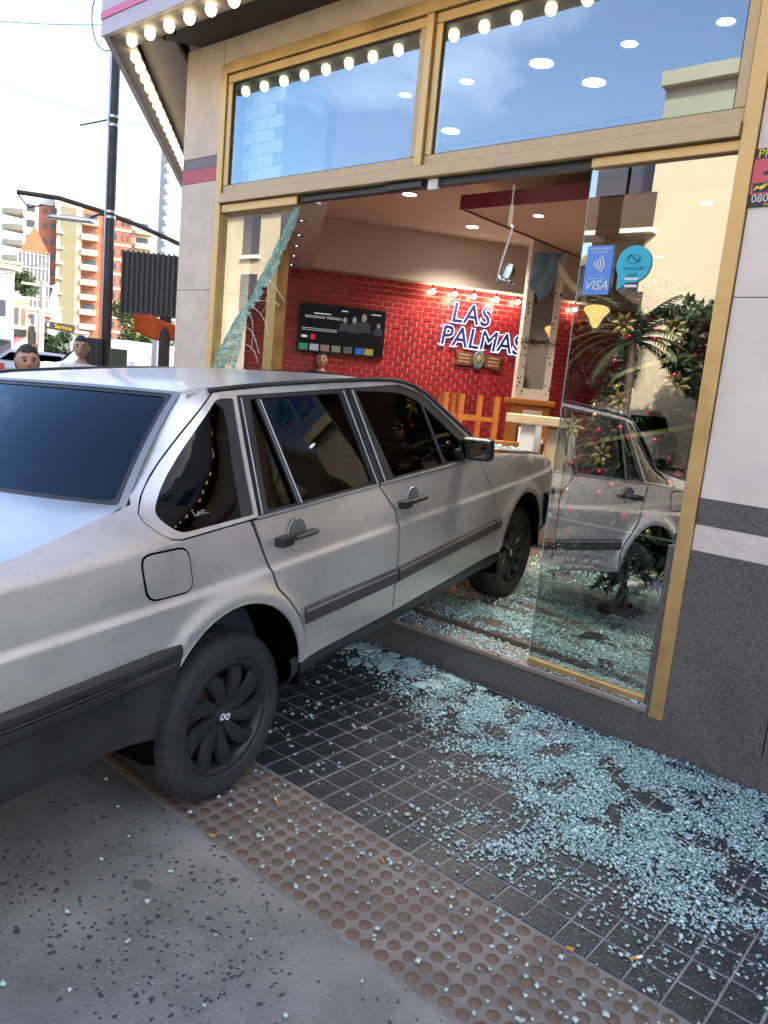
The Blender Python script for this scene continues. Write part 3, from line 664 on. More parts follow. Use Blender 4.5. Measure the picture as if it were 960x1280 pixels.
    strip('divider_bar', [(1.403, 1.264), (1.450, .984)], .008, M['plastic'], d2, .0); strip('divider_edge', [(.862, 1.345), (.905, .975)], .005, M['trim'], d2, .003)
    strip('divider_edge', [(.800, 1.345), (.845, .975)], .004, M['trim'], d, .003)
    strip('divider_edge', [(.206, 1.345), (.128, .978)], .003, M['trim'], d, .003)
    strip('belt_moulding', [(.10+i*.075, .968) for i in range(11)], .007, M['trim'], d, .0)
    strip('belt_moulding', [(.868+i*.0745, .968) for i in range(13)], .007, M['trim'], d2, .0)
    strip('drip_rail', [(.09, 1.372), (.236, 1.381), (.45, 1.385), (.694, 1.386), (1.0, 1.383), (1.19, 1.377), (1.30, 1.363), (1.38, 1.343), (1.48, 1.302), (1.62, 1.213), (1.80, 1.098), (1.90, 1.02)], .0095, M['plastic'], car, .002)
    # rub strips
    def rub(x0, x1, par, z0=.600, z1=.592):
        n = max(2, int((x1-x0)/.08)); mb = MB(); hb = []
        prof = [(.0, -.034), (.012, -.030), (.017, -.014), (.017, .012), (.012, .018), (.014, .024), (.006, .034), (0, .034)]
        for i in range(n+1):
            x = x0+(x1-x0)*i/n; zb = z0+(z1-z0)*i/n-.03
            hb.append([Vector((x, sgn*(WID(x, zb)-.002+a), zb+b)) for a, b in prof])
        v = [p for g in hb for p in g]; k = len(prof); f = []
        for i in range(n):
            for j in range(k-1):
                f.append((i*k+j, (i+1)*k+j, (i+1)*k+j+1, i*k+j+1) if sgn > 0 else (i*k+j, i*k+j+1, (i+1)*k+j+1, (i+1)*k+j))
        f += [tuple(range(k)), tuple(range(n*k, n*k+k))]
        o = mb.add(v, f).build('rub_strip', M['plasticbrown'], par)
        MB().tube([Vector((x0+(x1-x0)*i/n, sgn*(WID(x0+(x1-x0)*i/n, z0-.03)+.0125), z0+(z1-z0)*i/n-.011)) for i in range(n+1)], .0035, 5).build('bright_line', M['trim'], o)
    rub(.322, .968, d, .602, .588); rub(.988, 2.018, d2, .588, .606); rub(2.036, 2.105, f_, .607, .607)
    # handles
    for par, hx, hz in ((d, .285, .873), (d2, 1.11, .862)):
        y = WID(hx, hz)
        cup = MB().lathe([(.0001, .001), (.034, .0015), (.048, .004), (.053, .0065), (.055, .003)], 24, Matrix.Translation((hx+.01, sgn*(y-.002), hz+.004)) @ Matrix.Rotation(R(90)*(1 if sgn < 0 else -1), 4, 'X') @ Matrix.Diagonal((1, 1.08, 1, 1)))
        h = cup.build('handle', M['trim'], par, smooth=True)
        MB().box((hx-.105, min(sgn*(y+.008), sgn*(y+.034)), hz-.006), (hx+.10, max(sgn*(y+.008), sgn*(y+.034)), hz+.013)).build('grip', M['black'], h, bevel=.006)
        MB().box((hx-.108, min(sgn*(y-.004), sgn*(y+.037)), hz-.016), (hx-.045, max(sgn*(y-.004), sgn*(y+.036)), hz+.017)).build('latch', M['black'], h, bevel=.005)
        MB().box((hx-.03, min(sgn*(y+.033), sgn*(y+.0365)), hz+.004), (hx+.098, max(sgn*(y+.033), sgn*(y+.0365)), hz+.010)).build('chrome_line', M['chrome'], h)
    # sill
    sl = MB(); 
    for a, b in zip(*[[.27+i*.1 for i in range(19)]]*1, [.27+(i+1)*.1 for i in range(18)]) if False else []: pass
    v = []; k = 6
    for i in range(20):
        x = .25+i*(1.86/19); w = WID(x, .40)
        v += [Vector((x, sgn*(w-.012), .425)), Vector((x, sgn*(w-.004), .40)), Vector((x, sgn*(w-.010), .36)), Vector((x, sgn*(w-.045), .315)), Vector((x, sgn*(w-.10), .29)), Vector((x, sgn*(w-.3), .285))]
    f = []
    for i in range(19):
        for j in range(k-1): f.append((i*k+j, (i+1)*k+j, (i+1)*k+j+1, i*k+j+1))
    MB().add(v, f).build('sill', M['plastic'], car, smooth=True)
    # inner dark shell behind the panel gaps
    ish = [(-1.0, .47), (-.39, .47)]+arc(AR[0][:2], AR[0][2]+.012, 172, 8, 22)+[(.33, .42), (2.09, .42)]+arc(AR[1][:2], AR[1][2]+.012, 168, 12, 22)+[(2.85, .43), (3.05, .48), (3.05, .74), (2.8, .83), (2.3, .90), (1.85, .935), (0, .945), (-.3, .945), (-1.0, .93)]
    panel('inner_body', ish, side(sgn, .022), M['void'], car, sign=sg, flange=0, step=.12)
    # wheel wells
    for cx, cz, r in AR:
        mb = MB(); n = 24; v = []
        for i in range(n+1):
            a = R(-12+204*i/n); w = WID(cx+r*math.cos(a), max(.35, cz+r*math.sin(a)))
            for yy, rr in ((w-.004, r+.002), (w-.016, r-.006), (w-.05, r+.006), (.40, r+.006)): v.append((cx+rr*math.cos(a), sgn*yy, cz+rr*math.sin(a)))
        f = [(i*4+j, i*4+j+1, i*4+4+j+1, i*4+4+j) for i in range(n) for j in range(3)]
        mb.add(v, f); mb.add([(cx-.36, sgn*.42, .34), (cx+.36, sgn*.42, .34), (cx+.36, sgn*.42, .75), (cx-.36, sgn*.42, .75)], [(0, 1, 2, 3)])
        mb.build('wheel_well', M['void'], car, smooth=True)
        # body-colour lip
        lip = MB().tube([Vector((cx+(r-.002)*math.cos(R(a)), sgn*(WID(cx+r*math.cos(R(a)), cz+r*math.sin(R(a)))-.006), cz+(r-.002)*math.sin(R(a)))) for a in range(4, 171, 7)], .006, 6).build('arch_lip', M['paint'], car, smooth=True)
# roof
zr_x = [-.10, .05, .2, .6, 1.0, 1.2, 1.34]; zr_z = [1.362, 1.378, 1.389, 1.400, 1.398, 1.388, 1.372]
ze_x = [-.10, .02, .1, .25, .7, 1.19, 1.34]; ze_z = [1.345, 1.362, 1.370, 1.380, 1.384, 1.368, 1.343]
RW = .632
def roofs(x, y):
    a = min(abs(y)/RW, 1.05); e = smi(x, ze_x, ze_z); c = smi(x, zr_x, zr_z)
    return Vector((x, y, e+(c-e)*(1-a**3.4)))
xt = lambda y: -.055+.058*(y/.56)**2
def nfr(u, v, n):
    if u < .16 and abs(v) > .54:
        t = min(1, (abs(v)-.54)/.085); n = (n+Vector((0, math.copysign(1, v), 0))*(t*t*.9)).normalized()
    return n
ys = [i*.06 for i in range(-10, 11)]
rp_ = [(xt(y)+.012, y) for y in ys][::-1]
rp_ = [(xt(.6)+.004, RW-.018)]+rp_+[(xt(.6)+.004, -RW+.018), (.12, -RW), (.7, -RW-.006), (1.15, -RW), (1.27, -.62)]+[(1.325-.05*(y/.6)**2, y) for y in ys]+[(1.27, .62), (1.15, RW), (.7, RW+.006), (.12, RW)]
roof = panel('roof', rp_, roofs, M['paint'], car, step=.06, lines=[((0, s*q, 0), (0, 1, 0)) for s in (-1, 1) for q in (.57, .59, .61, .62)], nfix=nfr)
# rear window
def rws(a, s, off=0.):
    y = a*(.650-.062*s); xb = -.392+.105*a*a; x1 = -.060+.062*a*a
    z0 = 1.052-.004*a*a; z1 = 1.374-.012*a*a
    bul = .018*4*s*(1-s)
    p = Vector((xb+(x1-xb)*s, y, z0+(z1-z0)*s)); n = Vector((-.70, .25*a, .70)).normalized()
    return p+n*(bul+off)
fl = lambda g: (lambda u, v: g(v, u))
rg = panel('rear_window', [(-.955, .03), (.955, .03), (.955, .965), (-.955, .965)], lambda a, s: rws(-a, s, -.002), M['rearglass'], car, step=.08, flange=.004)
panel('rubber_seal', rpoly([(-.975, .005), (.975, .005), (.975, .985), (-.975, .985)], .03), lambda a, s: rws(-a, s, .001), M['plastic'], rg, holes=[rpoly([(-.945, .04), (.945, .04), (.945, .955), (-.945, .955)], .04)], step=.1, flange=.004)
panel('chrome_trim', rpoly([(-1.01, -.025), (1.01, -.025), (1.01, 1.018), (-1.01, 1.018)], .03), lambda a, s: rws(-a, s, .004), M['trim'], rg, holes=[rpoly([(-.973, .008), (.973, .008), (.973, .988), (-.973, .988)], .03)], step=.1, flange=.006)
hl = MB()
for i in range(1, 14):
    s = .06+i*.066; hl.tube([rws(a/10, s, -.004) for a in range(-9, 10)], .0006, 3)
hl.build('heater_wire', mat('heater_wire', (.25, .16, .1), .5), rg)
# trunk lid
def trk(x, y):
    z = smi(x, [-1.06, -1.02, -.71, -.36, -.25], [.955, .978, 1.006, 1.052, 1.060], .03)
    return Vector((x, y, z+.018*(1-(y/.7)**2)-.010*max(0, (abs(y)-.6)/.1)**2))
tp = [(-1.045, -.71), (-.72, -.712), (-.45, -.695), (-.35, -.675)]+[(-.418+.105*(y/.64)**2, y) for y in [-.66+i*.06 for i in range(23)]]+[(-.35, .675), (-.45, .695), (-.72, .712), (-1.045, .71)]
trunk = panel('trunk_lid', tp, trk, M['paint'], car, step=.07)
MB().box((-.98, -.72, .90), (-.40, .72, .94)).build('trunk_floor', M['void'], car)
MB().box((-.62, -.74, .93), (-.26, .74, .985)).build('parcel_shelf', M['void'], car)
# tail
def tails(y, z): return Vector((-1.05-.03*(1-(y/.78)**2)+.10*max(0, (z-.90)/.1)*0, y, z))
panel('tail_panel', [(-.78, .46), (.78, .46), (.775, .955), (-.775, .955)], lambda u, v: tails(-u, v), M['paint'], car, step=.08)
for s in (-1, 1):
    y0, y1 = sorted((s*.40, s*.765)); MB().box((-1.088, y0, .70), (-1.05, y1, .89)).build('tail_light', M['redlens'], car, bevel=.012)
MB().box((-1.092, -.26, .72), (-1.075, .26, .84)).build('number_plate', M['black'], car, bevel=.003)
# bumpers: one loft wrapped round each end
def bumper(name, path, prof, m):
    v = []; k = len(prof); f = []
    for i, (x, y, s, dz) in enumerate(path):
        a = Vector(path[max(0, i-1)][:2]); b = Vector(path[min(len(path)-1, i+1)][:2]); t = (b-a).normalized(); n = Vector((t.y, -t.x))
        e = min(i, len(path)-1-i); sh_ = (path[0][0] < 1)*max(0, .64-z0)*0 if False else 0
        for (o, z) in prof:
            xx = x+n.x*o*s
            if path[0][0] < 0 and e < 5: xx -= max(0, .645-z)*.48*(1-e/5)
            v.append((xx, y+n.y*o*s, z+dz))
    for i in range(len(path)-1):
        for j in range(k-1): f.append((i*k+j, i*k+k+j, i*k+k+j+1, i*k+j+1))
    return MB().add(v, f).build(name, m, car, smooth=False)
def sidepath(xe, xs_, sgn, o=.004): return [(x, sgn*(WID(x, .55)+o), 1, 0) for x in xs_]
rs = [-.285, -.33, -.40, -.5, -.62, -.75, -.88, -.98]
path = [(x, -(WID(x, .56)+.004), min(1, .25+(-.285-x)*4), 0) for x in rs]+[(-1.05, -.80, 1, 0), (-1.10, -.74, 1, 0), (-1.125, -.6, 1, 0), (-1.14, -.3, 1, 0), (-1.14, .3, 1, 0), (-1.125, .6, 1, 0), (-1.10, .74, 1, 0), (-1.05, .80, 1, 0)]+[(x, WID(x, .56)+.004, min(1, .25+(-.285-x)*4), 0) for x in rs[::-1]]
prof = [(-.02, .672), (.018, .668), (.028, .655), (.028, .640), (.022, .635), (.022, .628), (.032, .622), (.034, .606), (.024, .600), (.018, .592), (.018, .56), (.012, .48), (-.004, .435), (-.03, .42), (-.12, .415)]
prof = [(-a, z) for a, z in prof]
bp1 = bumper('bumper', path, prof, M['plastic'])
pr2 = [(-.0285, .6405), (-.0315, .637), (-.0315, .631), (-.0235, .6275)]
for z in (.6335, .6605, .614):
    MB().tube([Vector((x, y, z))+Vector((0, -.028 if y < 0 else .028, 0)) for x, y, s, dz in path[3:9]], .0028, 5).build('moulding_line', M['plasticbrown'], bp1)
fs = [2.86, 2.95, 3.03, 3.09]
path = [(x, WID(x, .56)+.004, 1, 0) for x in fs]+[(3.16, .72, 1, 0), (3.20, .55, 1, 0), (3.215, .2, 1, 0), (3.215, -.2, 1, 0), (3.20, -.55, 1, 0), (3.16, -.72, 1, 0)]+[(x, -WID(x, .56)-.004, 1, 0) for x in fs[::-1]]
prof = [(-.02, .63), (.02, .625), (.032, .60), (.034, .50), (.02, .42), (-.02, .36), (-.15, .35)]
bumper('bumper', path, [(-a, z) for a, z in prof], M['plastic'])
# hood and nose
def hood(x, y):
    z = smi(x, [1.9, 2.31, 2.84, 3.08, 3.16], [.985, .952, .882, .835, .80], .04); return Vector((x, y, z+.022*(1-(y/.75)**2)))
panel('hood', [(2.0, -.73), (3.13, -.715)]+[(3.14+.02*(1-(y/.7)**2), y) for y in [-.7+i*.1 for i in range(15)]]+[(3.13, .715), (2.0, .73)]+[(2.03+.06*(1-(y/.7)**2), y) for y in [.7-i*.1 for i in range(15)]], hood, M['paint'], car, step=.09)
MB().box((3.06, -.74, .46), (3.125, .74, .80)).build('nose_panel', M['plastic'], car, bevel=.01)
for s in (-1, 1):
    y0, y1 = sorted((s*.42, s*.735)); MB().box((3.115, y0, .645), (3.15, y1, .79)).build('headlight', M['lens'], car, bevel=.012)
g = MB()
for i in range(6): g.box((3.125, -.40, .66+i*.022), (3.142, .40, .668+i*.022))
g.build('grille', M['black'], car)
# windshield and cowl
def wss(a, s):
    y = a*(.70-.10*s); xb = 2.06-.14*a*a; x1 = 1.325-.075*a*a
    return Vector((xb+(x1-xb)*s, y, .972+(1.388-.022*a*a-.972)*s))+Vector((.5, 0, .85))*.012*4*s*(1-s)
panel('windshield', [(-1, 0), (1, 0), (1, 1), (-1, 1)], wss, M['carglass'], car, step=.1, flange=.004)
for s in (-1, 1):
    v = []; 
    for i in range(11):
        t = i/10; p = wss(s*.985, t); q = side(s)(*[ipx(t, [0, .25, .6, .85, 1], c) for c in ([1.90, 1.78, 1.55, 1.40, 1.27], [1.0, 1.10, 1.27, 1.345, 1.376])])
        v += [p, q]
    MB().add(v, [(2*i, 2*i+1, 2*i+3, 2*i+2) for i in range(10)]).build('pillar', M['paint'], car, smooth=True)
MB().add([(1.86, -.76, .965), (2.12, -.74, .962), (2.12, .74, .962), (1.86, .76, .965)], [(0, 1, 2, 3)]).build('cowl', M['plastic'], car)
# underbody, interior
MB().box((-.45, -.66, .34), (3.05, .66, .40)).build('floor_pan', M['void'], car)
MB().box((-1.0, -.40, .40), (-.35, .40, .90)).build('trunk_tub', M['void'], car)
MB().box((2.15, -.40, .40), (3.04, .40, .78)).build('engine_bay', M['void'], car)
MB().box((1.62, -.72, .62), (2.0, .72, .94)).build('dashboard', M['plastic'], car, bevel=.04)
def seatm(x0, y0, y1, back, hr=True):
    mb = MB(); mb.box((x0, y0, .42), (x0+.50, y1, .62)); s = mb.build('seat', M['seat'], car, bevel=.05)
    Mx = Matrix.Translation((x0+.02, 0, .60)) @ Matrix.Rotation(R(-14), 4, 'Y')
    MB().box((-.07, y0, -.05), (.07, y1, back), Mx).build('backrest', M['seat'], s, bevel=.05)
    if hr:
        for yc in ([(y0+y1)/2] if y1-y0 < .8 else [y0+.3, y1-.3]): MB().box((-.05, yc-.12, back+.03), (.05, yc+.12, back+.20), Mx).build('headrest', M['seat'], s, bevel=.04)
seatm(.95, -.62, -.12, .58); seatm(.95, .12, .62, .58); seatm(.0, -.64, .64, .40, False)
stw = MB(); Ms = Matrix.Translation((1.50, .36, .92)) @ Matrix.Rotation(R(-65), 4, 'Y')
stw.tube([Ms @ Vector((.18*math.cos(a), .18*math.sin(a), 0)) for a in [2*math.pi*i/24 for i in range(25)]], .014, 8); stw.tube([Ms @ Vector((-.17, 0, 0)), Ms @ Vector((.17, 0, 0))], .014); stw.tube([Ms @ Vector((0, 0, 0)), Ms @ Vector((0, 0, -.25))], .025)
stw.build('steering_wheel', M['plastic'], car, smooth=True)
# mirrors
for s in (-1, 1):
    mr = MB().box((1.60, min(s*.82, s*.985), .985), (1.675, max(s*.82, s*.985), 1.095)).build('side_mirror', M['black'], car, bevel=.022)
    MB().box((1.594, min(s*.84, s*.968), 1.002), (1.5985, max(s*.84, s*.968), 1.08)).build('mirror_face', M['mirrorglass'], mr)
    MB().box((1.62, min(s*.74, s*.83), .985), (1.70, max(s*.74, s*.83), 1.03)).build('mirror_arm', M['black'], mr, bevel=.01)
    MB().prism([(1.60, .975), (1.80, .975), (1.735, 1.055)], min(s*.775, s*.80), max(s*.775, s*.80), Matrix(((1, 0, 0, 0), (0, 0, 1, 0), (0, 1, 0, 0), (0, 0, 0, 1)))).build('mirror_triangle', M['black'], mr)
# wheels
def make_wheel():
    ax = Matrix.Rotation(R(90), 4, 'X')    # local z -> -y (outwards on the near side)
    tp = [(.185, .075), (.195, .088), (.208, .0935), (.2095, .0965), (.2125, .0965), (.214, .0945), (.225, .0975), (.24, .099), (.2515, .0975), (.2525, .0995), (.2555, .0985), (.2565, .0962), (.264, .0935), (.276, .086), (.284, .074), (.288, .066), (.2895, .050), (.2895, .036), (.283, .034), (.283, .028), (.290, .026), (.290, .006), (.283, .004), (.283, -.004), (.290, -.006), (.290, -.026), (.283, -.028), (.283, -.034), (.2895, -.036), (.2895, -.05), (.288, -.066), (.276, -.086), (.24, -.099), (.195, -.088), (.185, -.075)]
    def mod(k, j, r):
        if 13 <= j <= 15 or len(tp)-7 <= j <= len(tp)-5: return r-(.006 if k % 3 == 0 else 0)
        return r
    wh = MB().lathe(tp, 132, ax, mod).build('wheel', M['tyre'], car, smooth=True)
    wh.name = 'wheel'
    rim = MB().lathe([(.205, .070), (.203, .089), (.196, .0925), (.186, .090), (.176, .081), (.172, .060), (.168, .03)], 64, ax).build('wheel_cover', M['hub'], wh, smooth=True)
    MB().lathe([(.0001, .018), (.175, .020), (.19, .03)], 32, ax).build('recess', M['hubdark'], wh)
    brk = MB().lathe([(.06, .022), (.06, .03), (.12, .03), (.122, .022)], 32, ax).build('brake_disc', mat('rusty_brake', (.09, .04, .03), .8), wh, smooth=True)
    nsp = 9; pm = []
    for i in range(nsp):
        a0 = 2*math.pi*i/nsp
        v = []; n = 10
        for q in range(n+1):
            t = q/n; r = .026+t*.152; tw = a0+.26*t*t
            w = .013+.019*math.sin(min(1, t*1.05)*math.pi*.62)
            h = .066+.026*math.sin(t*math.pi*.55)-.006*t
            for s_, dh in ((-1, -.016), (-.82, -.002), (0, .003), (.82, -.002), (1, -.016)):
                ang = tw; px = r*math.cos(ang)-s_*w*math.sin(ang); py = r*math.sin(ang)+s_*w*math.cos(ang); v.append(ax @ Vector((px, py, h+dh)))
        f = [(q*5+j, q*5+5+j, q*5+6+j, q*5+j+1) for q in range(n) for j in range(4)]
        MB().add(v, f).build('spoke', M['hub'], rim, smooth=True)
    MB().lathe([(.0001, .078), (.026, .078), (.034, .074), (.037, .066), (.037, .05)], 28, ax).build('centre_cap', M['hub'], rim, smooth=True)
    lg = []
    for i in range(25):
        t = 2*math.pi*i/24; lg.append(ax @ Vector((.021*math.sin(t)*(1+.15*math.cos(t)), .0105*math.sin(2*t), .0805)))
    MB().tube(lg, .0026, 6).build('emblem', M['white'], rim, smooth=True)
    return wh
w0 = make_wheel()
RI = ROLL.inverted()
w0.matrix_local = RI @ Matrix.Translation((0, -.70, .29)) @ Matrix.Rotation(R(20), 4, 'Y')
for (x, y, rz, ry) in ((2.55, -.70, -3, 65), (0, .70, 180, 10), (2.55, .70, 177, 30)):
    c = copy_tree(w0, car); c.matrix_local = RI @ Matrix.Translation((x, y, .29)) @ Matrix.Rotation(R(rz), 4, 'Z') @ Matrix.Rotation(R(ry), 4, 'Y')
MB().tube([(0, -.62, .29), (0, .62, .29)], .04, 10).build('axle', M['void'], car)
MB().tube([(2.55, -.62, .29), (2.55, .62, .29)], .03, 10).build('axle', M['void'], car)

# ---------------------------------------------------------------- shop interior
floor = MB().prism([(-4.5, FY+.201), (8, FY+.201), (8, 16), (P1.x+.3, 16), (P1.x+.3, P1.y+.1), (-4.7, FY+.36)], .0, FLOOR).build('shop_floor', M['intfloor'], kind='structure')
ceil = MB().prism([(-4.5, FY+.12), (8, FY+.12), (8, 16), (P1.x+.3, 16), (P1.x+.3, P1.y+.1), (-4.7, FY+.3)], 3.34, 3.45).build('shop_ceiling', M['ceil'], kind='structure')
for (a, b) in (((7.9, FY+.3, .2), (8, 15.9, 3.34)), ((P1.x+.3, 15.9, .2), (8, 16, 3.34))): MB().box(a, b).build('inner_wall', M['whitewall'], kind='structure')
WD = Vector((math.cos(R(54.4)), math.sin(R(54.4)), 0)); WN = Vector((-WD.y, WD.x, 0)); WO = Vector((math.cos(R(130.2)), math.sin(R(130.2)), 0))*10
WM = basis(WO, WD, WN, (0, 0, 1))      # wall frame: x along the wall, y away from the viewer, z up
bw = MB().box((-2.6, .012, FLOOR), (6.5, .22, 2.76)).build('red_brick_wall', M['mortar']); bw.matrix_world = WM
tag(bw, 'inner wall of glossy red bricks with pale pink joints', 'wall')
BL, BH = .133, .0655
bmb = MB(); b_ = .004; w_, h_ = BL-.012, BH-.011
bmb.add([(0, .015, 0), (w_, .015, 0), (w_, .015, h_), (0, .015, h_), (b_, 0, b_), (w_-b_, 0, b_), (w_-b_, 0, h_-b_), (b_, 0, h_-b_)], [(4, 5, 6, 7), (0, 1, 5, 4), (1, 2, 6, 5), (2, 3, 7, 6), (3, 0, 4, 7)])
bme = bmb.mesh('brick'); bme.materials.append(M['brick'])
bl_ = []
for j in range(39):
    for i in range(-20, 50):
        x = i*BL+(BL/2 if j % 2 else 0); z = FLOOR+j*BH
        if x < -2.6 or x > 6.3: continue
        p = WM @ Vector((x, 0, z)); d = in_view(p); s = 99
        if d and z > .95: s = d+(0 if x < 2.6 else 5)+(.8 if z < 1.5 else 0)
        bl_.append((s, x, z))
bl_.sort(); rest = MB()
for k, (s, x, z) in enumerate(bl_):
    if k < 300: obj('brick', bme, None, bw, loc=(x, rnd.uniform(-.002, .002), z))
    else:
        dy = rnd.uniform(-.002, .002); rest.add([(a+x, b+dy, c+z) for a, b, c in bmb.v], bmb.f)
rest.build('brick', M['brick'], bw, kind='stuff')
def wp(x, y, z): return WM @ Vector((x, y, z))
def wbox(name, a, b, m, **k):
    o = MB().box(a, b).build(name, m, **k); o.matrix_world = WM; return o
wbox('bulkhead', (-2.6, -.25, 2.765), (6.5, .22, 3.338), M['ceil'], kind='structure')
# bulkhead over the chamfer windows, running back from the left side
def onz(px, py, z):
    d = cr*((px-480)/957.08)-cu*((py-640)/957.08)+cf; t = (z-CAMH)/d.z; return d*t+Vector((0, 0, CAMH))
sbp = [onz(*q, 2.757) for q in ((352, 262), (413, 244), (386, 344), (356, 344))]
MB().prism([(p.x, p.y) for p in sbp], 2.757, 3.338).build('side_bulkhead', M['ceil'], kind='structure')
# chamfer window wall behind the pillar (shop's other front)
nI = Vector((CD.y, -CD.x, 0)); nI = nI if nI.y > 0 else -nI
def chbox(name, s0, s1, z0, z1, t0, t1, m, parent=None):
    q = [P0+CD*s0+nI*t0, P0+CD*s1+nI*t0, P0+CD*s1+nI*t1, P0+CD*s0+nI*t1]
    return sp(name, MB().prism([(p.x, p.y) for p in q], z0, z1), m, parent)
chbox('wall', .03, 5.1, .0, .75, .06, .25, M['granite']); chbox('wall', .03, 5.1, 2.6, 3.56, .06, .25, M['travertine']); chbox('wall', 4.6, 5.15, .751, 2.6, .06, .25, M['travertine'])
for k in range(5): chbox('frame_post', .35+k*1.03, .40+k*1.03, .76, 2.59, .1, .18, M['gold'])
for k in range(4): chbox('pane', .42+k*1.03, 1.36+k*1.03, .76, 2.59, .13, .138, M['leftglass'])
sp('wall', MB().box((P1.x, P1.y+.02, 0), (P1.x+.25, 16, 3.6)), M['travertine'])
# subway tiles on a column seen through the upper window
tcol = MB().box((-4.36, FY+.13, 2.62), (-3.98, FY+.5, 3.335)).build('tiled_boxing', M['grouttile']); tag(tcol, 'ceiling boxing clad in white subway tiles behind the upper window', 'boxing')
tb = MB().box((0, 0, 0), (.152, .012, .071)); tbm = tb.mesh('tile'); tbm.materials.append(M['whitetile'])
for j in range(9):
    for i in range(3 if j % 2 else 4):
        x = -4.36+i*.157-(0 if j % 2 == 0 else -.0785)
        if x+.152 > -3.97: continue
        obj('tile', tbm, None, tcol, loc=(x, FY+.119, 2.625+j*.0765))
# dropped ceiling panel with maroon edge
dpn = MB().prism([(-4.1, 5.5), (2.5, 5.5), (2.5, 10.5), (-4.1, 10.5)], 3.0, 3.09).build('dropped_ceiling', M['ceil'], kind='structure')
for a, b in (((-4.12, 5.478, 2.985), (2.5, 5.499, 3.105)), ((-4.12, 5.5, 2.9855), (-4.101, 10.5, 3.1045))): MB().box(a, b).build('maroon_edge', M['maroon'], dpn)
MB().box((-3.9, 7.1, 3.20), (2.4, 7.3, 3.335)).build('cove', M['cove'], kind='structure')
MB().prism([(-4.4, 5.0), (2.5, 5.0), (2.5, 11), (-4.4, 11)], 3.30, 3.336).build('cream_cove', M['cove'], kind='structure')
# recessed downlights
dl = empty('downlight', (0, 0, 0), 'lit round white downlight recessed in the shop ceiling', 'downlight', 'downlights in the shop ceiling')
MB().lathe([(.066, -.004), (.085, -.006), (.09, 0), (.09, .004)], 28).build('ring', M['white'], dl, smooth=True)
MB().lathe([(.0001, -.002), (.067, -.002), (.067, .004)], 28).build('diffuser', M['downlight'], dl)
spots = [(-5.19, 6.06, 3.338), (-6.73, 7.44, 3.338), (-7.25, 7.9, 3.338), (-5.41, 7.47, 3.338), (-2.54, 4.0, 3.338), (-2.40, 4.37, 3.338), (-3.70, 4.71, 3.338), (-3.07, 4.02, 3.338), (-2.02, 4.0, 3.338), (-1.53, 3.99, 3.338), (-3.56, 4.02, 3.338), (-4.87, 4.40, 3.338), (-3.6, 5.6+.3, 2.998), (-3.3, 7.8, 2.998), (-1.6, 6.6, 2.998), (-2.2, 5.9, 2.998), (-.4, 5.9, 2.998), (-.2, 4.3, 3.338), (1.4, 4.3, 3.338)]
for k, q in enumerate(spots):
    d_ = dl if k == 0 else copy_tree(dl); d_.location = q
    s = 1.0 if k in (4, 5, 6, 0, 1, 2, 3) else .62; d_.scale = (s, s, 1)
    if k in (0, 1, 3, 6, 12, 13, 15):
        ld = bpy.data.lights.new('downlight_lamp', 'SPOT'); ld.energy = 22; ld.spot_size = R(130); ld.spot_blend = .7; ld.shadow_soft_size = .07; ld.color = (1, .88, .72)
        lo = bpy.data.objects.new('downlight_lamp', ld); COL.objects.link(lo); lo.parent = d_; lo.location = (0, 0, -.02)
# dark recessed spots in the side bulkhead
hs = empty('recessed_spot', (0, 0, 0), 'small dark recessed spot light in the side bulkhead', 'spot light', 'recessed spots in the side bulkhead')
MB().lathe([(.03, .01), (.045, -.004), (.05, 0)], 18).build('ring', M['black'], hs); MB().lathe([(.0001, 0), (.032, .004)], 16).build('bulb', emis('dim_spot', (1, .9, .8), 3), hs)
for k in range(6):
    t = k/5; h = hs if k == 0 else copy_tree(hs); h.location = onz(377-16*t, 276+66*t**.8, 2.756)
# spots on a rail over the neon sign
for k, x in enumerate((.33, .62, .88, 1.19, 1.48, 2.3)):
    sb = empty('rail_spot', (0, 0, 0), 'small warm spot bulb in the row above the neon lettering', 'spot light', 'warm spots over the neon sign')
    sb.matrix_world = WM @ Matrix.Translation((x, -.10, 2.68))
    MB().ball((0, 0, 0), .03, 12, 8).build('bulb', M['warmlight'], sb, smooth=True); MB().tube([(0, 0, .028), (0, .02, .085)], .014, 8).build('holder', M['black'], sb)
    if k in (1, 3):
        ld = bpy.data.lights.new('rail_spot_lamp', 'POINT'); ld.energy = 1.2; ld.color = (1, .75, .45); ld.shadow_soft_size = .05
        lo = bpy.data.objects.new('rail_spot_lamp', ld); COL.objects.link(lo); lo.parent = sb; lo.location = (0, -.12, -.06)
# television
tv = empty('television', (0, 0, 0), 'wide flat black television showing a dark film menu on the brick wall', 'television'); tv.matrix_world = WM @ Matrix.Translation((-.78, -.03, 2.075)) @ Matrix.Rotation(R(-.6), 4, 'Y')
MB().box((-.548, -.03, -.292), (.548, .015, .292)).build('housing', M['black'], tv, bevel=.004)
MB().box((-.535, -.0315, -.278), (.535, -.0303, .280)).build('screen', emis('tv_black_screen', (.010, .011, .014), .12), tv)
te = emis('tv_white_text', (.75, .75, .78), .14)
def tvt(s, size, x, z): obj('screen_text', text_mesh(s, size, .0003, align='LEFT'), te, tv, loc=(x, -.0325, z), rot=(R(90), 0, 0))
tvt('INOCENCIA TRÁGICA', .046, -.47, .135); [MB().box((a, -.0325, z), (b, -.0318, z+.012)).build('screen_line', te, tv) for a, b, z in ((-.36, -.15, .175), (-.02, .06, .232), (.36, .48, .225))]
for k in range(2): MB().box((-.50, -.0325, -.005-k*.022), (-.06, -.0318, .0-k*.022)).build('screen_line', te, tv)
fg = emis('tv_faces', (.20, .16, .14), .22); sg_ = emis('tv_suits', (.035, .037, .045), .2)
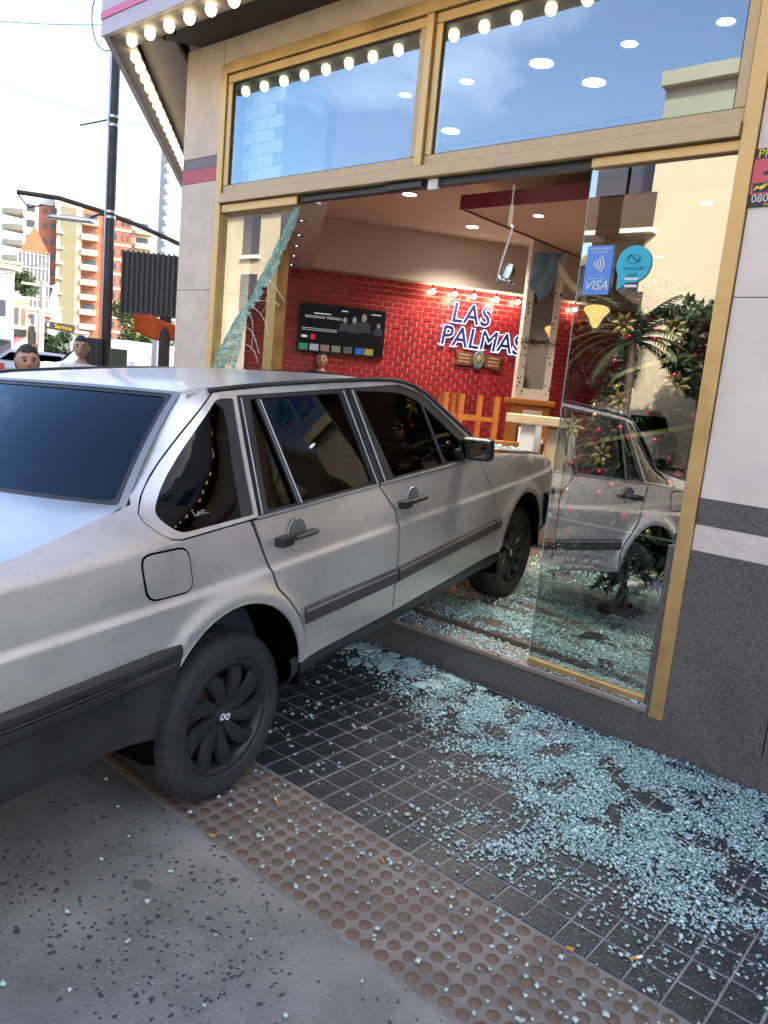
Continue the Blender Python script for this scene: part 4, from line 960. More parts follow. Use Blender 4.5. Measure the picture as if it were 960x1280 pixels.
for x, z, s in ((.03, .13, .8), (.15, .14, .9), (.27, .18, 1.05), (.46, .10, .7)):
    MB().lathe([(.0001, 0), (.040*s, 0)], 18, Matrix.Translation((x, -.0325, z)) @ FACE @ Matrix.Diagonal((.8, 1.15, 1, 1))).build('screen_face', fg, tv)
    MB().prism([(-.09*s, -.17*s), (.09*s, -.17*s), (.07*s, -.06*s), (.02*s, -.04*s), (-.02*s, -.04*s), (-.07*s, -.06*s)], 0, .0004, Matrix.Translation((x, -.0321, z)) @ FACE).build('screen_suit', sg_, tv)
for x, c in ((-.47, (.05, .22, .12)), (-.335, (.35, .35, .45)), (-.2, (.25, .16, .12)), (-.06, (.2, .18, .14)), (.09, (.12, .1, .1)), (.24, (.04, .12, .45)), (.36, (.35, .3, .08))):
    MB().box((x-.055, -.0325, -.268), (x+.055, -.0318, -.19)).build('screen_thumbnail', emis('tv_thumb', c, .16), tv)
MB().lathe([(.0001, 0), (.035, 0)], 18, Matrix.Translation((-.36, -.0325, -.105)) @ FACE).build('screen_badge', emis('tv_red', (.4, .03, .03), .2), tv)
MB().box((-.50, -.0325, -.12), (-.43, -.0318, -.09)).build('screen_badge', te, tv)
# neon sign LAS PALMAS
ns = empty('neon_sign', (0, 0, 0), 'glowing white and blue outlined neon lettering LAS PALMAS on the brick wall', 'neon sign'); ns.matrix_world = WM
def neon(word, size, x, z, sp_=1.0, rot=0.):
    obj('letter_fill', text_mesh(word, size, .004, align='LEFT', shear=.10, space=sp_, fat=.010), M['neonfill'], ns, loc=(x, -.03, z), rot=(R(90), R(rot), 0), scale=(1, 1.12, 1))
    obj('letter_tube', text_mesh(word, size, bevel=.0055, align='LEFT', shear=.10, outline=True, space=sp_, fat=.010), M['neon'], ns, loc=(x, -.045, z), rot=(R(90), R(rot), 0), scale=(1, 1.12, 1))
neon('LAS', .31, .62, 2.45, 1.10, 1); neon('PALMAS', .315, .50, 2.155, 1.02, 1.5)
# little serifs that give the blackletter look
for x, z in ((.63, 2.56), (.60, 2.34), (.80, 2.34), (.52, 2.27), (.50, 2.045), (.72, 2.04), (.92, 2.03), (1.06, 2.26), (1.1, 2.03), (1.3, 2.03), (1.33, 2.25)):
    MB().tube([(x-.03, -.045, z+.010), (x, -.045, z-.006), (x+.03, -.045, z+.010)], .005, 5).build('letter_serif', M['neon'], ns)
for pts in ([(1.98, 2.55), (2.03, 2.45), (2.0, 2.34)], [(1.92, 2.28), (2.02, 2.31), (2.1, 2.24)], [(1.9, 2.22), (2.0, 2.24), (2.07, 2.15)], [(1.94, 2.28), (1.96, 2.1), (1.88, 1.96)], [(2.0, 2.2), (2.02, 2.1), (1.98, 2.03)]):
    MB().tube([(x, -.045, z) for x, z in pts], .008, 6).build('palm_tube', M['neon'], ns)
# carved wooden plaque with an oval crest
pq = empty('crest_plaque', (0, 0, 0), 'carved brown wooden ribbon plaque with an oval crest under the neon', 'plaque'); pq.matrix_world = WM @ Matrix.Translation((1.06, -.03, 1.90)) @ Matrix.Rotation(R(2), 4, 'Y')
pw = mat('carved_brown_wood', (.20, .08, .04), .6, var=.4, vscale=40, bump=.6, bscale=70)
for s in (-1, 1):
    MB().prism([(s*.09, -.085), (s*.32, -.10), (s*.30, -.02), (s*.33, .085), (s*.09, .075)][::s], -.012, .012, FACE).build('ribbon', pw, pq, bevel=.006)
    for k in range(3): MB().box((s*.13 if s > 0 else -.28, -.016, -.055+k*.045), (.28 if s > 0 else s*.13, -.0125, -.04+k*.045)).build('carving', M['woodpale'], pq)
MB().lathe([(.0001, .02), (.065, .018), (.085, .022), (.1, .012), (.1, -.01)], 28, FACE @ Matrix.Diagonal((.82, 1.2, 1, 1))).build('crest', mat('crest_grey_blue', (.16, .2, .22), .5, var=.4, vscale=30), pq, smooth=True)
MB().ball((0, -.02, .01), .04, 12, 8, (.8, .3, 1.2)).build('crest_figure', mat('crest_gold', (.5, .35, .06), .4), pq, smooth=True)
# column with dotted frame and mirror on a wooden pedestal
cl = empty('mirror_column', (-4.47, 7.60, FLOOR), 'white dotted column with a tall mirror on a wooden pedestal', 'column')
cl.rotation_euler = (0, 0, R(38)); cl.scale = (.82, .82, 1)
MB().box((-.26, -.26, 0), (.26, .26, 1.18)).build('pedestal', M['wood'], cl, bevel=.012)
MB().box((-.31, -.31, 1.181), (.31, .31, 1.245)).build('pedestal_cap', M['wood'], cl, bevel=.015)
MB().box((-.22, -.22, 1.246), (.22, .22, 3.085)).build('shaft', mat('column_cream', (.74, .73, .66), .5), cl)
for a, b in (((-.225, -.235, 1.247), (-.135, -.221, 2.95)), ((.135, -.235, 1.247), (.225, -.221, 2.95)), ((-.134, -.235, 1.247), (.134, -.221, 1.36)), ((-.134, -.235, 2.72), (.134, -.221, 2.95))): MB().box(a, b).build('frame', mat('dotted_white', (.78, .77, .72), .5), cl)
MB().box((-.134, -.226, 1.361), (.134, -.2215, 2.719)).build('mirror', mat('column_mirror', (.5, .5, .48), .05, metal=.9), cl)
dt = MB().lathe([(.0001, .003), (.011, .003), (.0125, 0)], 8, FACE).mesh('dot'); dt.materials.append(M['black'])
for k in range(56):
    s = -1 if k % 2 else 1; obj('dot', dt, None, cl, loc=(s*(.18+rnd.uniform(-.038, .038)), -.2352, rnd.uniform(1.27, 2.93)), scale=[rnd.uniform(.55, 1.05)]*3)
for k in range(30):
    obj('dot', dt, None, cl, loc=(-.2201, rnd.uniform(-.19, .19), rnd.uniform(1.28, 2.95)), rot=(0, 0, R(-90)), scale=[rnd.uniform(.55, 1.05)]*3)
MB().box((-.10, -.266, .80), (.16, -.2605, 1.13)).build('notice_paper', M['paper'], cl)
gar = MB()
for k in range(160):
    a = rnd.uniform(-.26, .26); p = Vector((a, -.245+rnd.uniform(-.02, .02), 1.86+rnd.uniform(-.02, .02))); gar.tube([p, p+Vector((rnd.uniform(-.03, .03), rnd.uniform(-.03, .01), rnd.uniform(-.03, .03)))], .003, 3)
gar.build('garland', mat('dark_garland', (.02, .05, .02), .6), cl, kind='stuff')
# blue and white drape
def cloth(name, f, nu, nv, m, **k):
    v = [f(i/nu, j/nv) for i in range(nu+1) for j in range(nv+1)]
    fc = [(i*(nv+1)+j, i*(nv+1)+j+1, (i+1)*(nv+1)+j+1, (i+1)*(nv+1)+j) for i in range(nu) for j in range(nv)]
    o = MB().add(v, fc).build(name, m, smooth=True, **k); s = o.modifiers.new('solid', 'SOLIDIFY'); s.thickness = .004; return o
cloth('flag_drape', lambda u, v: Vector((-4.42+.24*u-.04*v, 7.26+.12*u+.03*math.sin(u*14+v*3), 2.98-.50*v*(1-.75*abs(u-.55)))), 20, 10, mat('light_blue_cloth', (.20, .38, .62), .7, var=.2), label='light blue cloth draped round the top of the dotted column', cat='drape')
cloth('bunting', lambda u, v: Vector((-4.12+.75*u, 7.25-.3*u, 2.90-.34*math.sin(u*2.4)-.13*v*(1-u))), 16, 4, mat('white_cloth', (.7, .68, .62), .7), label='white cloth swag hanging from the dotted column', cat='bunting')
# hanging lamp arm
ha = empty('hanging_lamp', (-2.30, 3.50, 2.54), 'jointed white lamp dangling on a rod from the door head', 'lamp')
hp = [(0, 0, 0), (0, -.01, -.13), (.005, -.02, -.24)]
MB().tube([(0, 0, .0), (.002, 0, -.10)], .005, 8).build('rod', M['steel'], ha, smooth=True); MB().tube([(.002, 0, -.10), (.0, 0, -.20)], .010, 10).build('sleeve', M['white'], ha, smooth=True)
MB().tube([(.0, 0, -.20), (.02, .0, -.215)], .008, 8).build('joint', M['steel'], ha); MB().tube([(.02, 0, -.215), (-.03, 0, -.42)], .0055, 8).build('rod', M['white'], ha, smooth=True)
hd = MB().lathe([(.0001, .07), (.02, .068), (.03, .045), (.034, 0), (.045, -.012), (.045, -.02), (.0001, -.02)], 20, Matrix.Translation((.02, 0, -.46)) @ Matrix.Rotation(R(18), 4, 'Y')).build('lamp_head', M['chrome'], ha, smooth=True)
MB().tube([(-.03, 0, -.42), (-.035, 0, -.47), (-.05, 0, -.49)], .006, 6).build('bracket', M['steel'], ha); MB().tube([(-.035, 0, -.48), (.07, 0, -.50)], .004, 6).build('bracket', M['steel'], ha)
# door closer hardware on the header
hw = MB().box((-2.95, FY+.0, 2.505), (-2.70, FY+.018, 2.53)).build('door_track_hanger', M['pole']); tag(hw, 'steel hanger plate under the gold header beam', 'door hardware')
hw = MB().box((-2.66, FY+.005, 2.485), (-2.60, FY+.03, 2.535)).build('door_sensor', M['white']); tag(hw, 'small white sensor box under the gold header beam', 'sensor')
# yellow glass sconce
sc = empty('sconce', (-3.36, 6.72, 2.27), 'lit yellow glass bowl lamp with pointed bottom', 'lamp')
yg = emis('yellow_glass_glow', (1, .62, .20), .42)
MB().lathe([(.0001, -.105), (.02, -.10), (.045, -.06), (.065, -.01), (.10, .03), (.118, .055), (.105, .085), (.06, .10), (.0001, .10)], 28).build('glass_bowl', yg, sc, smooth=True)
MB().tube([(0, 0, .10), (0, 0, .72)], .008, 8).build('rod', M['wood'], sc)
# tables with upturned chairs
def table(loc, rz, lab):
    t = empty('table', loc, lab, 'table', 'wooden tables in the shop', rot=(0, 0, R(rz)))
    MB().box((-.45, -.38, .735), (.45, .38, .775)).build('tabletop', M['wood'], t, bevel=.008)
    MB().box((-.40, -.33, .66), (.40, .33, .734)).build('apron', M['wood'], t)
    for x in (-.38, .38):
        for y in (-.31, .31): MB().box((x-.03, y-.03, 0), (x+.03, y+.03, .659)).build('leg', M['wood'], t)
    return t
table((-4.95, 6.55, FLOOR), 20, 'wooden table carrying an upturned chair beside the brick wall')
table((-4.20, 6.20, FLOOR), 35, 'wooden table carrying an upturned chair near the dotted column')
table((-3.55, 6.05, FLOOR), 20, 'wooden table set with menu stand and sauce bottle')
def chair(loc, rot, lab, grp):
    c = empty('chair', loc, lab, 'chair', grp, rot=rot)
    MB().box((-.21, -.21, .43), (.21, .21, .465)).build('seat', M['wood'], c, bevel=.008)
    for x in (-.185, .185):
        MB().box((x-.022, -.205, 0), (x+.022, -.16, .429)).build('leg', M['wood'], c); MB().box((x-.022, .165, 0), (x+.022, .21, .429)).build('leg', M['wood'], c)
        MB().box((x-.02, .168, .466), (x+.02, .205, .90)).build('back_post', M['wood'], c)
    MB().box((-.205, .172, .78), (.205, .20, .90)).build('back_rail', M['wood'], c, bevel=.006)
    for y in (-.18, .19): MB().box((-.17, y-.012, .2), (.17, y+.012, .24)).build('stretcher', M['wood'], c)
    return c
chair((-5.0, 6.5, FLOOR+.776+.466), (R(180), 0, R(55)), 'wooden chair upturned on the table nearest the television', 'wooden chairs')
chair((-4.25, 6.15, FLOOR+.776+.466), (R(180), 0, R(60)), 'wooden chair upturned on the table beside the dotted column', 'wooden chairs')
chair((-3.35, 5.55, FLOOR), (0, 0, R(215)), 'wooden chair with curved back standing at the set table', 'wooden chairs')
# things on the set table
mn = empty('menu_stand', (-3.62, 6.12, FLOOR+.776), 'black menu stand with white card on the set table', 'menu stand', rot=(R(0), 0, R(40)))
MB().box((-.065, -.01, 0), (.065, .01, .24)).build('frame', M['black'], mn, bevel=.004); MB().box((-.045, -.013, .03), (.045, -.0105, .22)).build('card', M['paper'], mn)
nb = empty('napkin_holder', (-3.42, 6.02, FLOOR+.776), 'small black napkin holder with white napkins on the set table', 'napkin holder', rot=(0, 0, R(40)))
MB().box((-.07, -.03, 0), (.07, .03, .10)).build('holder', M['black'], nb, bevel=.004); MB().box((-.055, -.02, .101), (.055, .02, .135)).build('napkins', M['paper'], nb)
kb = empty('sauce_bottle', (-3.28, 6.12, FLOOR+.776), 'red squeeze sauce bottle on the set table', 'bottle')
rdp = mat('red_plastic', (.45, .02, .015), .35)
MB().lathe([(.0001, 0), (.032, 0), (.034, .02), (.034, .11), (.02, .14)], 16).build('body', rdp, kb, smooth=True); MB().lathe([(.02, .14), (.016, .15), (.006, .19), (.0001, .19)], 12).build('cap', rdp, kb, smooth=True)
# pale wooden stand with a cloth by the door
ps = empty('pale_stand', (-3.0, 5.35, FLOOR), 'pale wooden high stand with a white cloth hung on it', 'stand', rot=(0, 0, R(25)))
MB().box((-.28, -.08, 1.06), (.28, .08, 1.13)).build('top_beam', M['woodpale'], ps, bevel=.006)
for x in (-.02, .24): MB().box((x-.025, -.06, 0), (x+.025, -.01, 1.059)).build('post', M['steel'], ps)
MB().box((-.16, -.03, .25), (-.03, .0, 1.055)).build('cloth', M['paper'], ps, bevel=.01); MB().box((.04, .0, .5), (.2, .03, 1.05)).build('cloth', M['woodpale'], ps, bevel=.01)
# leaning plank
pl = MB().box((-.035, -.012, 0), (.035, .012, .95)).build('leaning_plank', M['wood'], bevel=.003); pl.location = (-1.42, 4.28, FLOOR); pl.rotation_euler = (R(9), R(6), R(40)); tag(pl, 'orange varnished plank leaning upright just inside the door', 'plank')
# christmas tree
xt_ = empty('christmas_tree', (-1.84, 4.55, FLOOR), 'dark green artificial christmas tree behind the glass door', 'christmas tree')
MB().tube([(0, 0, 0), (0, 0, 2.0)], [.02, .008], 8).build('trunk', M['polerust2'], xt_); MB().lathe([(.0001, 0), (.14, 0), (.15, .02), (.04, .06), (.03, .16)], 20).build('stand', M['black'], xt_, smooth=True)
nd = MB(); r3 = random.Random(11)
for k in range(340):
    h = .26+1.74*(k/340)**.9; L_ = .50*(1-max(0, h-.35)/1.75)**.8+.05; a = r3.uniform(0, 6.283)
    p0 = Vector((0, 0, h)); d0 = Vector((math.cos(a), math.sin(a), -.12)); p1 = p0+d0*L_*r3.uniform(.8, 1.05)
    nd.tube([p0, p1], [.006, .003], 3, False)
    for t in range(int(22+L_*110)):
        q = p0.lerp(p1, r3.uniform(.12, 1)); e = (d0*.7+Vector((r3.uniform(-1, 1), r3.uniform(-1, 1), r3.uniform(-.8, .8)))).normalized()*r3.uniform(.05, .09)
        s_ = e.cross(Vector((r3.uniform(-1, 1), r3.uniform(-1, 1), 1))).normalized()*.010
        nd.add([q-s_, q+s_, q+e], [(0, 1, 2)])
nd.build('needles', mat('dark_green_needles', (.015, .045, .022), .6, var=.5, vscale=10), xt_, kind='stuff')
rb = mat('red_bauble', (.45, .01, .06), .12, metal=.5); gb = mat('gold_bauble', (.6, .42, .12), .15, metal=.8)
bme2 = MB().ball((0, 0, 0), .020, 14, 10).mesh('bauble', True); cme = MB().lathe([(.005, .018), (.005, .026), (.0001, .026)], 8).mesh('bauble_cap'); cme.materials.append(gb)
gs = bme2.copy(); bme2.materials.append(rb); gs.materials.append(gb)
for k in range(46):
    h = .45+1.35*r3.random(); rr = (.50*(1-(h-.35)/1.75)**.8+.05); a = r3.uniform(-3.3, -.1)
    g_ = k % 6 == 0
    b = obj('bauble', gs if g_ else bme2, None, None, loc=(-1.84+rr*math.cos(a), 4.55+rr*math.sin(a), FLOOR+h-.03), label='shiny gold bauble hanging on the christmas tree' if g_ else 'shiny red bauble hanging on the christmas tree', cat='bauble', group='gold baubles on the tree' if g_ else 'red baubles on the tree'); obj('cap', cme, None, b)
fl_ = mat('gold_glitter_petal', (.24, .165, .03), .5, metal=.2, var=.3, vscale=60)
fm = MB()
for k in range(7):
    a = 2*math.pi*k/7; d0 = Vector((math.cos(a), math.sin(a), .25)); s_ = Vector((-math.sin(a), math.cos(a), 0))
    c0 = d0*.02; fm.add([c0, d0*.06+s_*.026, d0*.115, d0*.06-s_*.026, d0*.055+Vector((0, 0, .012))], [(0, 1, 4), (1, 2, 4), (2, 3, 4), (3, 0, 4)])
fm = fm.ball((0, 0, .012), .014, 8, 6).mesh('poinsettia'); fm.materials.append(fl_)
for (x, y, z) in ((-1.93, 4.22, 1.93), (-1.70, 4.38, 1.93), (-1.60, 4.28, 1.62), (-1.85, 4.12, 1.50), (-1.88, 4.07, 1.20), (-2.15, 4.2, 1.33)):
    obj('poinsettia', fm, None, None, loc=(x, y, z), rot=(R(80), R(r3.uniform(-20, 20)), R(r3.uniform(-20, 30))), scale=(.68, .68, .68), label='gold glitter poinsettia flower clipped on the christmas tree', cat='ornament', group='gold flowers on the tree')
rbn = MB()
for k in range(3):
    pts = [((.45-.1*k)*math.cos(a)*1.0, (.45-.1*k)*math.sin(a), .55+.4*k+.09*(a+3)) for a in [-2.9+i*.13 for i in range(20)]]
    for i in range(19):
        p, q = Vector(pts[i]), Vector(pts[i+1]); rbn.add([p, q, q+Vector((0, 0, .026)), p+Vector((0, 0, .026))], [(0, 1, 2, 3)])
rbn.build('ribbon', mat('gold_mesh_ribbon', (.45, .38, .18), .3, metal=.6), xt_)

# ---------------------------------------------------------------- broken glass
rg_ = np.random.default_rng(5)
def cubes(P, S, seed=1, flat=1.0):
    """jittered little glass blocks: P (n,3) centres on the ground, S (n,) sizes"""
    g = np.random.default_rng(seed); n = len(P)
    base = np.array([[-1, -1, -1], [1, -1, -1], [1, 1, -1], [-1, 1, -1], [-1, -1, 1], [1, -1, 1], [1, 1, 1], [-1, 1, 1]], float)*.5
    v = base[None]*np.ones((n, 1, 1)); v *= g.uniform(.7, 1.35, (n, 1, 3)); v += g.uniform(-.17, .17, (n, 8, 3))
    v[:, :, 2] *= .62*flat
    a = g.uniform(0, 6.283, n); t = g.normal(0, .35, n); 
    ct, st2 = np.cos(t)[:, None], np.sin(t)[:, None]; y = v[:, :, 1]*ct-v[:, :, 2]*st2; z = v[:, :, 1]*st2+v[:, :, 2]*ct; v[:, :, 1] = y; v[:, :, 2] = z
    ca, sa = np.cos(a)[:, None], np.sin(a)[:, None]; x = v[:, :, 0]*ca-v[:, :, 1]*sa; y = v[:, :, 0]*sa+v[:, :, 1]*ca; v[:, :, 0] = x; v[:, :, 1] = y
    v *= S[:, None, None]; v[:, :, 2] -= v[:, :, 2].min(axis=1)[:, None]; v += P[:, None, :]
    fb = np.array([(0, 3, 2, 1), (4, 5, 6, 7), (0, 1, 5, 4), (1, 2, 6, 5), (2, 3, 7, 6), (3, 0, 4, 7)])
    f = (fb[None]+8*np.arange(n)[:, None, None]).reshape(-1, 4)
    return v.reshape(-1, 3), f
def npmesh(name, v, f):
    me = bpy.data.meshes.new(name); me.vertices.add(len(v)); me.vertices.foreach_set('co', v.ravel()); k = len(f)
    me.loops.add(k*4); me.loops.foreach_set('vertex_index', f.ravel().astype(np.int32)); me.polygons.add(k); me.polygons.foreach_set('loop_start', np.arange(0, k*4, 4, dtype=np.int32)); me.polygons.foreach_set('loop_total', np.full(k, 4, np.int32)); me.update(calc_edges=True); me.validate(); return me
def vnoise(x, y, s, o=0.): return np.array([noise.noise(Vector((a*s+o, b*s, o))) for a, b in zip(x, y)])
# pavement heap: density from blobs (x, y, sx, sy, weight)
blobs = [(-2.40, 3.10, .22, .07, 1.2), (-2.05, 3.03, .22, .10, 1.4), (-1.74, 2.90, .20, .12, 1.3), (-1.40, 2.86, .22, .12, 1.1), (-1.29, 2.70, .14, .12, 1.2), (-1.12, 2.52, .13, .10, 1.1), (-.85, 2.78, .20, .13, .8), (-.76, 3.12, .22, .08, .9), (-1.04, 3.02, .2, .12, .8),
         (-.79, 2.54, .15, .10, 1.1), (-.84, 2.30, .13, .09, 1.0), (-1.16, 2.06, .10, .05, .8), (-1.08, 2.22, .14, .08, .45), (-.62, 2.40, .14, .13, .7), (-1.55, 2.62, .12, .09, .55), (-1.5, 3.08, .3, .06, .9), (-.50, 3.0, .2, .16, .6), (-.35, 2.6, .2, .2, .5), (-.1, 2.9, .3, .2, .4)]
wts = np.array([b[4]*b[2]*b[3] for b in blobs]); wts /= wts.sum(); n = 50000
bi = rg_.choice(len(blobs), n, p=wts); B = np.array(blobs)
x = B[bi, 0]+rg_.normal(0, 1, n)*B[bi, 2]; y = B[bi, 1]+rg_.normal(0, 1, n)*B[bi, 3]
keep = (y < FY-.008) & (y > 1.85) & (vnoise(x, y, 7.)+.35*vnoise(x, y, 22., 3.)+rg_.uniform(-.25, .40, n) > .03)
x, y = x[keep], y[keep]; den = np.zeros(len(x))
for b in blobs: den += b[4]*np.exp(-.5*((x-b[0])/b[2])**2-.5*((y-b[1])/b[3])**2)
z = np.maximum(0, rg_.uniform(-.006, .013, len(x)))*np.clip(den, 0, 1.3)
v, f = cubes(np.stack([x, y, z], 1), rg_.uniform(.0035, .0095, len(x))*np.where(rg_.uniform(0, 1, len(x)) < .06, 1.6, 1), 2, .75)
bg_ = obj('broken_glass', npmesh('broken_glass', v, f), M['shard'], label='heaps of pale cyan crumbled safety glass spread over the black tiles', cat='broken glass', kind='stuff')
# clumps of glass still stuck together
for k in range(16):
    cx, cy, r = rnd.uniform(-2.75, -1.9), rnd.uniform(2.85, 3.18), rnd.uniform(.022, .05); n_ = 7; a = rnd.uniform(0, 6)
    pts = [(r*rnd.uniform(.6, 1.1)*math.cos(2*math.pi*i/n_)*1.5, r*rnd.uniform(.6, 1.1)*math.sin(2*math.pi*i/n_)) for i in range(n_)]
    obj('glass_clump', MB().prism(pts, 0, .007).mesh('glass_clump'), M['shard'], None, loc=(cx, cy, .012), rot=(rnd.uniform(-.12, .12), rnd.uniform(-.12, .12), a), label='flat clump of crazed glass still stuck together beside the step', cat='glass clump', group='glass clumps beside the step')
# thin scatter
n = 9000; x = rg_.uniform(-2.7, .3, n); y = rg_.uniform(1.45, 3.2, n); pr = np.clip(np.exp(-((y-3.0)/.95)**2)*(.18+.55*(x > -1.7))+.45*np.exp(-((x+.5)/.55)**2)*(y > 1.84), 0, 1)*np.clip(.55+1.4*vnoise(x, y, 4., 9.), .05, 1); kk = rg_.uniform(0, 1, n) < pr
x, y = x[kk], y[kk]; v, f = cubes(np.stack([x, y, np.zeros(len(x))+.001], 1), rg_.uniform(.003, .011, len(x)), 4)
obj('glass_scatter', npmesh('glass_scatter', v, f), M['crumb'], label='thin scatter of single glass crumbs between the heaps on the pavement', cat='broken glass', kind='stuff')
# inside the shop
bl2 = [(-2.45, 3.62, .25, .12, 1.3), (-2.10, 3.75, .25, .16, 1.1), (-1.75, 3.60, .2, .14, .9), (-1.45, 3.55, .2, .10, 1.1), (-1.3, 3.75, .18, .14, .9), (-1.9, 4.2, .3, .25, .75), (-2.5, 4.6, .5, .4, .4), (-1.5, 4.3, .25, .3, .6), (-2.2, 5.2, .5, .5, .35), (-1.7, 4.8, .4, .3, .4)]
B = np.array(bl2); wts = np.array([b[4]*b[2]*b[3] for b in bl2]); wts /= wts.sum(); n = 34000
bi = rg_.choice(len(bl2), n, p=wts); x = B[bi, 0]+rg_.normal(0, 1, n)*B[bi, 2]; y = B[bi, 1]+rg_.normal(0, 1, n)*B[bi, 3]
keep = (y > FY+.205) & (vnoise(x*.5, y*1.3, 6., 5.)+.3*vnoise(x, y, 20., 2.)+rg_.uniform(-.25, .4, n) > -.02); x, y = x[keep], y[keep]
v, f = cubes(np.stack([x, y, np.full(len(x), FLOOR)+np.maximum(0, rg_.uniform(-.006, .010, len(x)))], 1), rg_.uniform(.005, .0115, len(x)), 6)
obj('broken_glass', npmesh('broken_glass', v, f), M['shard'], label='crumbled safety glass covering the shop floor inside the doorway', cat='broken glass', kind='stuff')
n = 1500; x = rg_.uniform(-2.75, -1.13, n); y = rg_.uniform(FY-.005, FY+.19, n); kk = rg_.uniform(0, 1, n) < np.where(x > -1.75, .95, .6); x, y = x[kk], y[kk]
v, f = cubes(np.stack([x, y, np.full(len(x), .187)], 1), rg_.uniform(.005, .012, len(x)), 8)
obj('broken_glass', npmesh('broken_glass', v, f), M['shard'], label='row of glass crumbs lying along the stone sill', cat='broken glass', kind='stuff')
# crumbs on the hood
n = 500; x = rg_.uniform(2.15, 2.95, n); y = rg_.uniform(-.7, .6, n); P = [car.matrix_world @ (hood(a, b)+Vector((0, 0, .001))) for a, b in zip(x, y)]
v, f = cubes(np.array([tuple(p) for p in P]), rg_.uniform(.008, .016, n), 9)
obj('broken_glass', npmesh('broken_glass', v, f), M['shard'], label='glass crumbs strewn over the bonnet of the car', cat='broken glass', kind='stuff')
# single crumbs one can pick out
cms = []
for k in range(8):
    v, f = cubes(np.zeros((1, 3)), np.ones(1), 20+k); me = npmesh('glass_crumb', v, f); me.materials.append(M['crumb']); cms.append(me)
def crumb(x, y, s, where):
    obj('glass_crumb', cms[rnd.randrange(8)], None, None, loc=(x, y, .0012), rot=(0, 0, rnd.uniform(0, 6.28)), scale=(s, s, s), label={'t': 'single crumb of broken glass lying on the dotted tactile paving', 'c': 'single crumb of broken glass lying on the grey concrete', 'b': 'single loose crumb of broken glass on the bare black tiles'}[where], cat='glass crumb', group={'t': 'glass crumbs on the tactile paving', 'c': 'glass crumbs on the concrete', 'b': 'glass crumbs on bare tiles'}[where])
k = 0
while k < 130:
    x = rnd.uniform(-2.4, .1); y = 1.43+.39*rnd.random()**.8
    if rnd.random() < .25+.75*min(1, max(0, (x+2.3)/1.2)) and in_view((x, y, 0)): crumb(x, y, rnd.uniform(.007, .0135), 't'); k += 1
for (x, y) in ((-2.12, 1.28), (-1.95, 1.22), (-1.9, 1.1), (-1.72, 1.22), (-1.65, 1.1), (-1.55, .98), (-1.42, 1.16), (-1.35, 1.22), (-1.25, 1.0), (-1.2, .86), (-1.1, 1.12), (-1.5, .8), (-1.3, .72), (-1.0, .95), (-.95, 1.2), (-1.75, .92), (-1.62, .7), (-1.15, .64), (-.9, .9), (-2.3, 1.34), (-1.05, 1.33)): crumb(x, y, rnd.uniform(.008, .014), 'c')
k = 0
while k < 70:
    x = rnd.uniform(-2.5, -1.4); y = rnd.uniform(1.87, 2.6)
    if in_view((x, y, 0)): crumb(x, y, rnd.uniform(.007, .016), 'b'); k += 1
# cigarette ends
def butt(x, y, a, lab, w=True):
    c = empty('cigarette_end', (x, y, .008), lab, 'cigarette end', rot=(0, 0, R(a)))
    MB().tube([(-.012, 0, 0), (.008, 0, 0)], .0042, 8).build('filter', mat('cork_filter', (.55, .25, .06), .8), c, smooth=True)
    if w: MB().tube([(.0081, 0, 0), (.028, 0, 0)], .0041, 8).build('paper', M['paper'], c, smooth=True)
butt(-1.80, 1.70, 150, 'half smoked cigarette end beside the rear tyre'); butt(-1.78, 1.415, 20, 'short orange cigarette end at the edge of the tactile paving', False); butt(-1.34, 1.735, 160, 'orange cigarette end among the domes of the tactile paving', False); butt(-.74, 1.83, 200, 'orange cigarette end on the joint of tactile paving and tiles', False); butt(-.60, 1.93, 60, 'white paper cigarette end on a black tile', True)
# debris inside
def debris(name, poly, loc, rot, m, lab, cat):
    o = MB().prism(poly, 0, .006).build(name, m); o.location = loc; o.rotation_euler = rot; tag(o, lab, cat)
debris('plastic_fragment', [(-.10, -.05), (.12, -.06), (.02, .07), (-.06, .04)], (-1.66, 3.86, FLOOR+.012), (.05, .1, .4), M['plastic'], 'triangular piece of black plastic on the glass covered floor', 'debris')
debris('plastic_plate', [(-.035, -.05), (.035, -.05), (.035, .05), (-.035, .05)], (-1.45, 3.50, FLOOR+.010), (.05, .05, .5), M['plastic'], 'small dark square plate lying near the door rail', 'debris')
debris('white_scrap', [(-.05, -.01), (.05, -.015), (.055, .01), (-.04, .015)], (-1.78, 4.35, FLOOR+.012), (0, .1, 2.6), M['paper'], 'white paper scrap on the glass covered floor', 'debris')
sn = empty('soft_toy', (-1.98, 5.05, FLOOR+.05), 'small white soft lump lying on the floor under the tree', 'toy'); MB().ball((0, 0, 0), .05, 12, 8, (1.2, .9, .8)).build('body', M['paper'], sn, smooth=True); MB().ball((.07, .0, .03), .035, 12, 8).build('head', M['paper'], sn, smooth=True)

